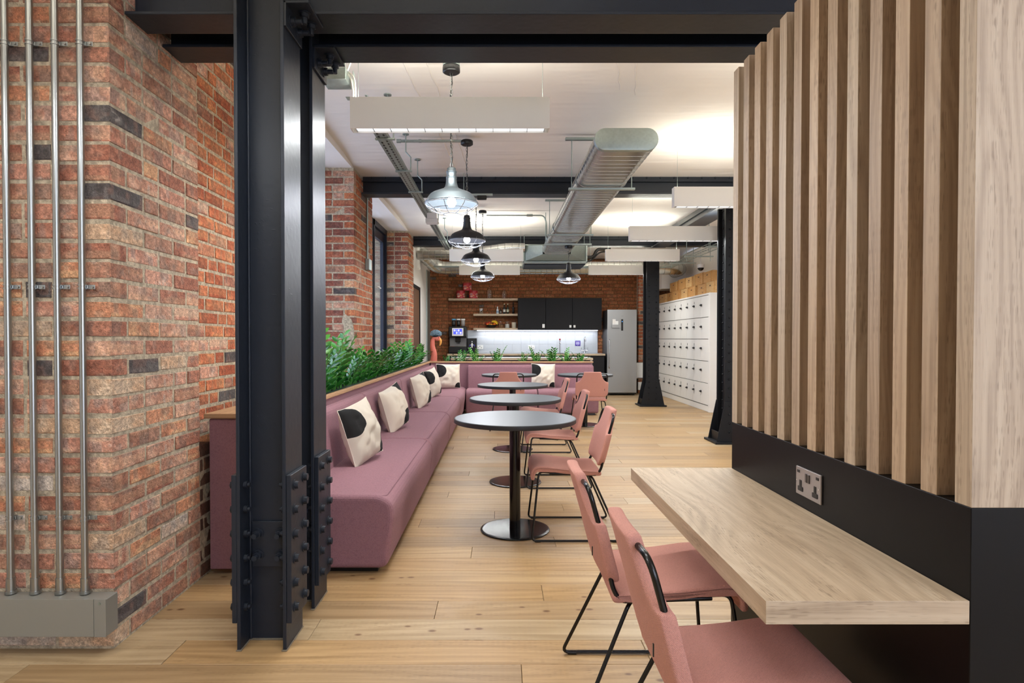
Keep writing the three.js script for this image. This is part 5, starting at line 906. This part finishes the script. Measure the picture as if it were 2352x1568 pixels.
// flamingo ornament
{
  const f = thing('flamingo_ornament', 'pink flamingo ornament with a curly blue wig above the planter', 'ornament', [-1.20, 0.0, -11.25]);
  const pk = std({ color: 0xe07a68, roughness: 0.6, bumpMap: T.rough, bumpScale: 0.002 });
  mesh('neck', polyTube(rounded([V(-0.02, 0.55, 0), V(-0.03, 0.80, 0), V(-0.005, 0.98, 0), V(-0.045, 1.10, 0), V(-0.04, 1.22, 0), V(0.0, 1.275, 0), V(0.05, 1.26, 0)], 0.08, 5), t => t < 0.3 ? 0.085 - 0.12 * t : t < 0.75 ? 0.05 - 0.03 * (t - 0.3) : 0.036 + 0.05 * (t - 0.75), 16), pk, f);
  const hd = ni(new THREE.SphereGeometry(0.056, 18, 14)); hd.scale(1.1, 0.9, 0.9); hd.translate(0.045, 1.258, 0); mesh('head', hd, pk, f);
  const bk2 = mesh('beak', polyTube(rounded([V(0.085, 1.25, 0), V(0.112, 1.21, 0), V(0.102, 1.145, 0), V(0.082, 1.12, 0)], 0.03, 4), t => 0.03 * (1 - 0.75 * t), 12), std({ color: 0xe8a24a, roughness: 0.45 }), f); mesh('beak_tip', ni(new THREE.SphereGeometry(0.011, 10, 8)).translate(0.083, 1.122, 0), M.blackGloss, bk2);
  for (const s of [-1, 1]) mesh('eye', ni(new THREE.SphereGeometry(0.008, 8, 6)).translate(0.075, 1.27, s * 0.045), M.blackGloss, f);
  const body = ni(new THREE.SphereGeometry(0.125, 22, 16)); body.scale(1.2, 0.85, 0.85); body.translate(-0.04, 0.52, 0); mesh('body', body, pk, f);
  for (const s of [-1, 1]) mesh('leg', polyTube([V(-0.04, 0.42, s * 0.05), V(-0.03, 0.22, s * 0.05), V(-0.05, 0.012, s * 0.05)], 0.012, 8), pk, f);
  mesh('stand', cyl(0.14, 0.14, 0.012, 24, -0.04, 0.006, 0), M.blackMetal, f);
  const curls = []; for (let i = 0; i < 150; i++) { const y = 1 - 1.25 * i / 150, a = i * 2.399, r = Math.sqrt(Math.max(0, 1 - y * y)), g = new THREE.TorusGeometry(0.013, 0.0055, 5, 9); g.rotateX(rnd() * 3); g.rotateY(rnd() * 6); g.translate(0.02 + Math.cos(a) * r * 0.094, 1.335 + y * 0.072, Math.sin(a) * r * 0.085); curls.push(ni(g)); }
  const core = ni(new THREE.SphereGeometry(0.08, 16, 10)); core.scale(1, 0.8, 0.95); core.translate(0.02, 1.335, 0);
  const w = mesh('wig', core, std({ color: 0x2c3a46, roughness: 0.9 }), f); mesh('curls', merge(curls), std({ color: 0x7a94a4, roughness: 0.7 }), w).userData.kind = 'stuff';
}
// ---------------------------------------------------------------- lockers and crates
{
  const l = thing('locker_bank', 'white bank of lockers five rows high', 'lockers', [0, 0, 0]); const X = 3.55, z0 = 10.38, n = 9, W = 0.4;
  mesh('carcass', rbb(X + 0.022, 4.065, 0.002, 2.002, -10.374, -(z0 + n * W), 0.003), std({ color: 0x6f6c68, roughness: 0.6 }), l); mesh('end_panel', rbb(X - 0.005, 4.065, 0.002, 2.035, -10.30, -10.372, 0.003), M.locker, l);
  mesh('top', rbb(X - 0.005, 4.065, 2.005, 2.035, -10.37, -(z0 + n * W), 0.003), M.locker, l); mesh('plinth', rbb(X + 0.01, X + 0.03, 0.002, 0.10, -10.37, -(z0 + n * W), 0.002), M.locker, l);
  const H = (2.0 - 0.11) / 5, dg = rbox(0.018, H - 0.010, W - 0.003, 0.002, 0, 0, 0, 1), lk = merge(cyl(0.020, 0.020, 0.02, 14, -0.01, 0, 0, 'x'), rbox(0.016, 0.022, 0.075, 0.005, -0.024, 0, 0.012)), tick = rbox(0.004, 0.045, 0.012, 0.001, -0.002, 0.062, 0);
  for (let r = 0; r < 5; r++) for (let i = 0; i < n; i++) { const d = mesh('door', dg, M.locker, l, [X + 0.010, 0.112 + (r + 0.5) * H, -(z0 + (i + 0.5) * W)]); mesh('lock', lk, M.blackMetal, d, [-0.009, 0.03, -(W / 2 - 0.045)]); if (i) mesh('number_tab', tick, M.cab, d, [-0.009, 0.03, -(W / 2 - 0.045)]); }
  const crate = (k, label, x, y, z, w, h, d) => { const c = thing('wooden_crate', label, 'crate', [x, y, z], 0, 'wooden crates on the lockers'); const mm = M.crate[k % 3]; mesh('box', boxUV(rbox(d, h, w, 0.004, 0, h / 2, 0, 1), 'z', [k * 0.21, k * 0.07]), mm, c); for (const s of [-1, 1]) mesh('batten', boxUV(rbox(0.012, h * 0.96, 0.03, 0.002, -d / 2 - 0.006, h / 2, s * (w / 2 - 0.04), 1), 'y', [k * 0.13, 0]), M.crate[(k + 1) % 3], c); mesh('handle_slot', rbox(0.004, 0.02, 0.07, 0.002, -d / 2 - 0.001, h * 0.68, 0, 1), M.darkWood, c); };
  let k = 0; for (let r = 0; r < 2; r++) for (let i = 0; i < 7; i++) { if (r && i > 4) continue; const w = 0.525, z = -(10.62 + i * 0.52 + (r ? 0.16 : 0)); const rowN = r ? 'upper' : 'lower'; crate(k++, `pale wooden crate on the lockers, ${rowN} layer, ${ord[i]} from the steel stanchion end`, 3.84 + 0.02 * (i % 2), 2.037 + (r ? 0.212 : 0), z, w * 0.98, r ? 0.19 + 0.02 * (i % 2) : 0.21, 0.36); }
}
renderer.render(scene, camera);
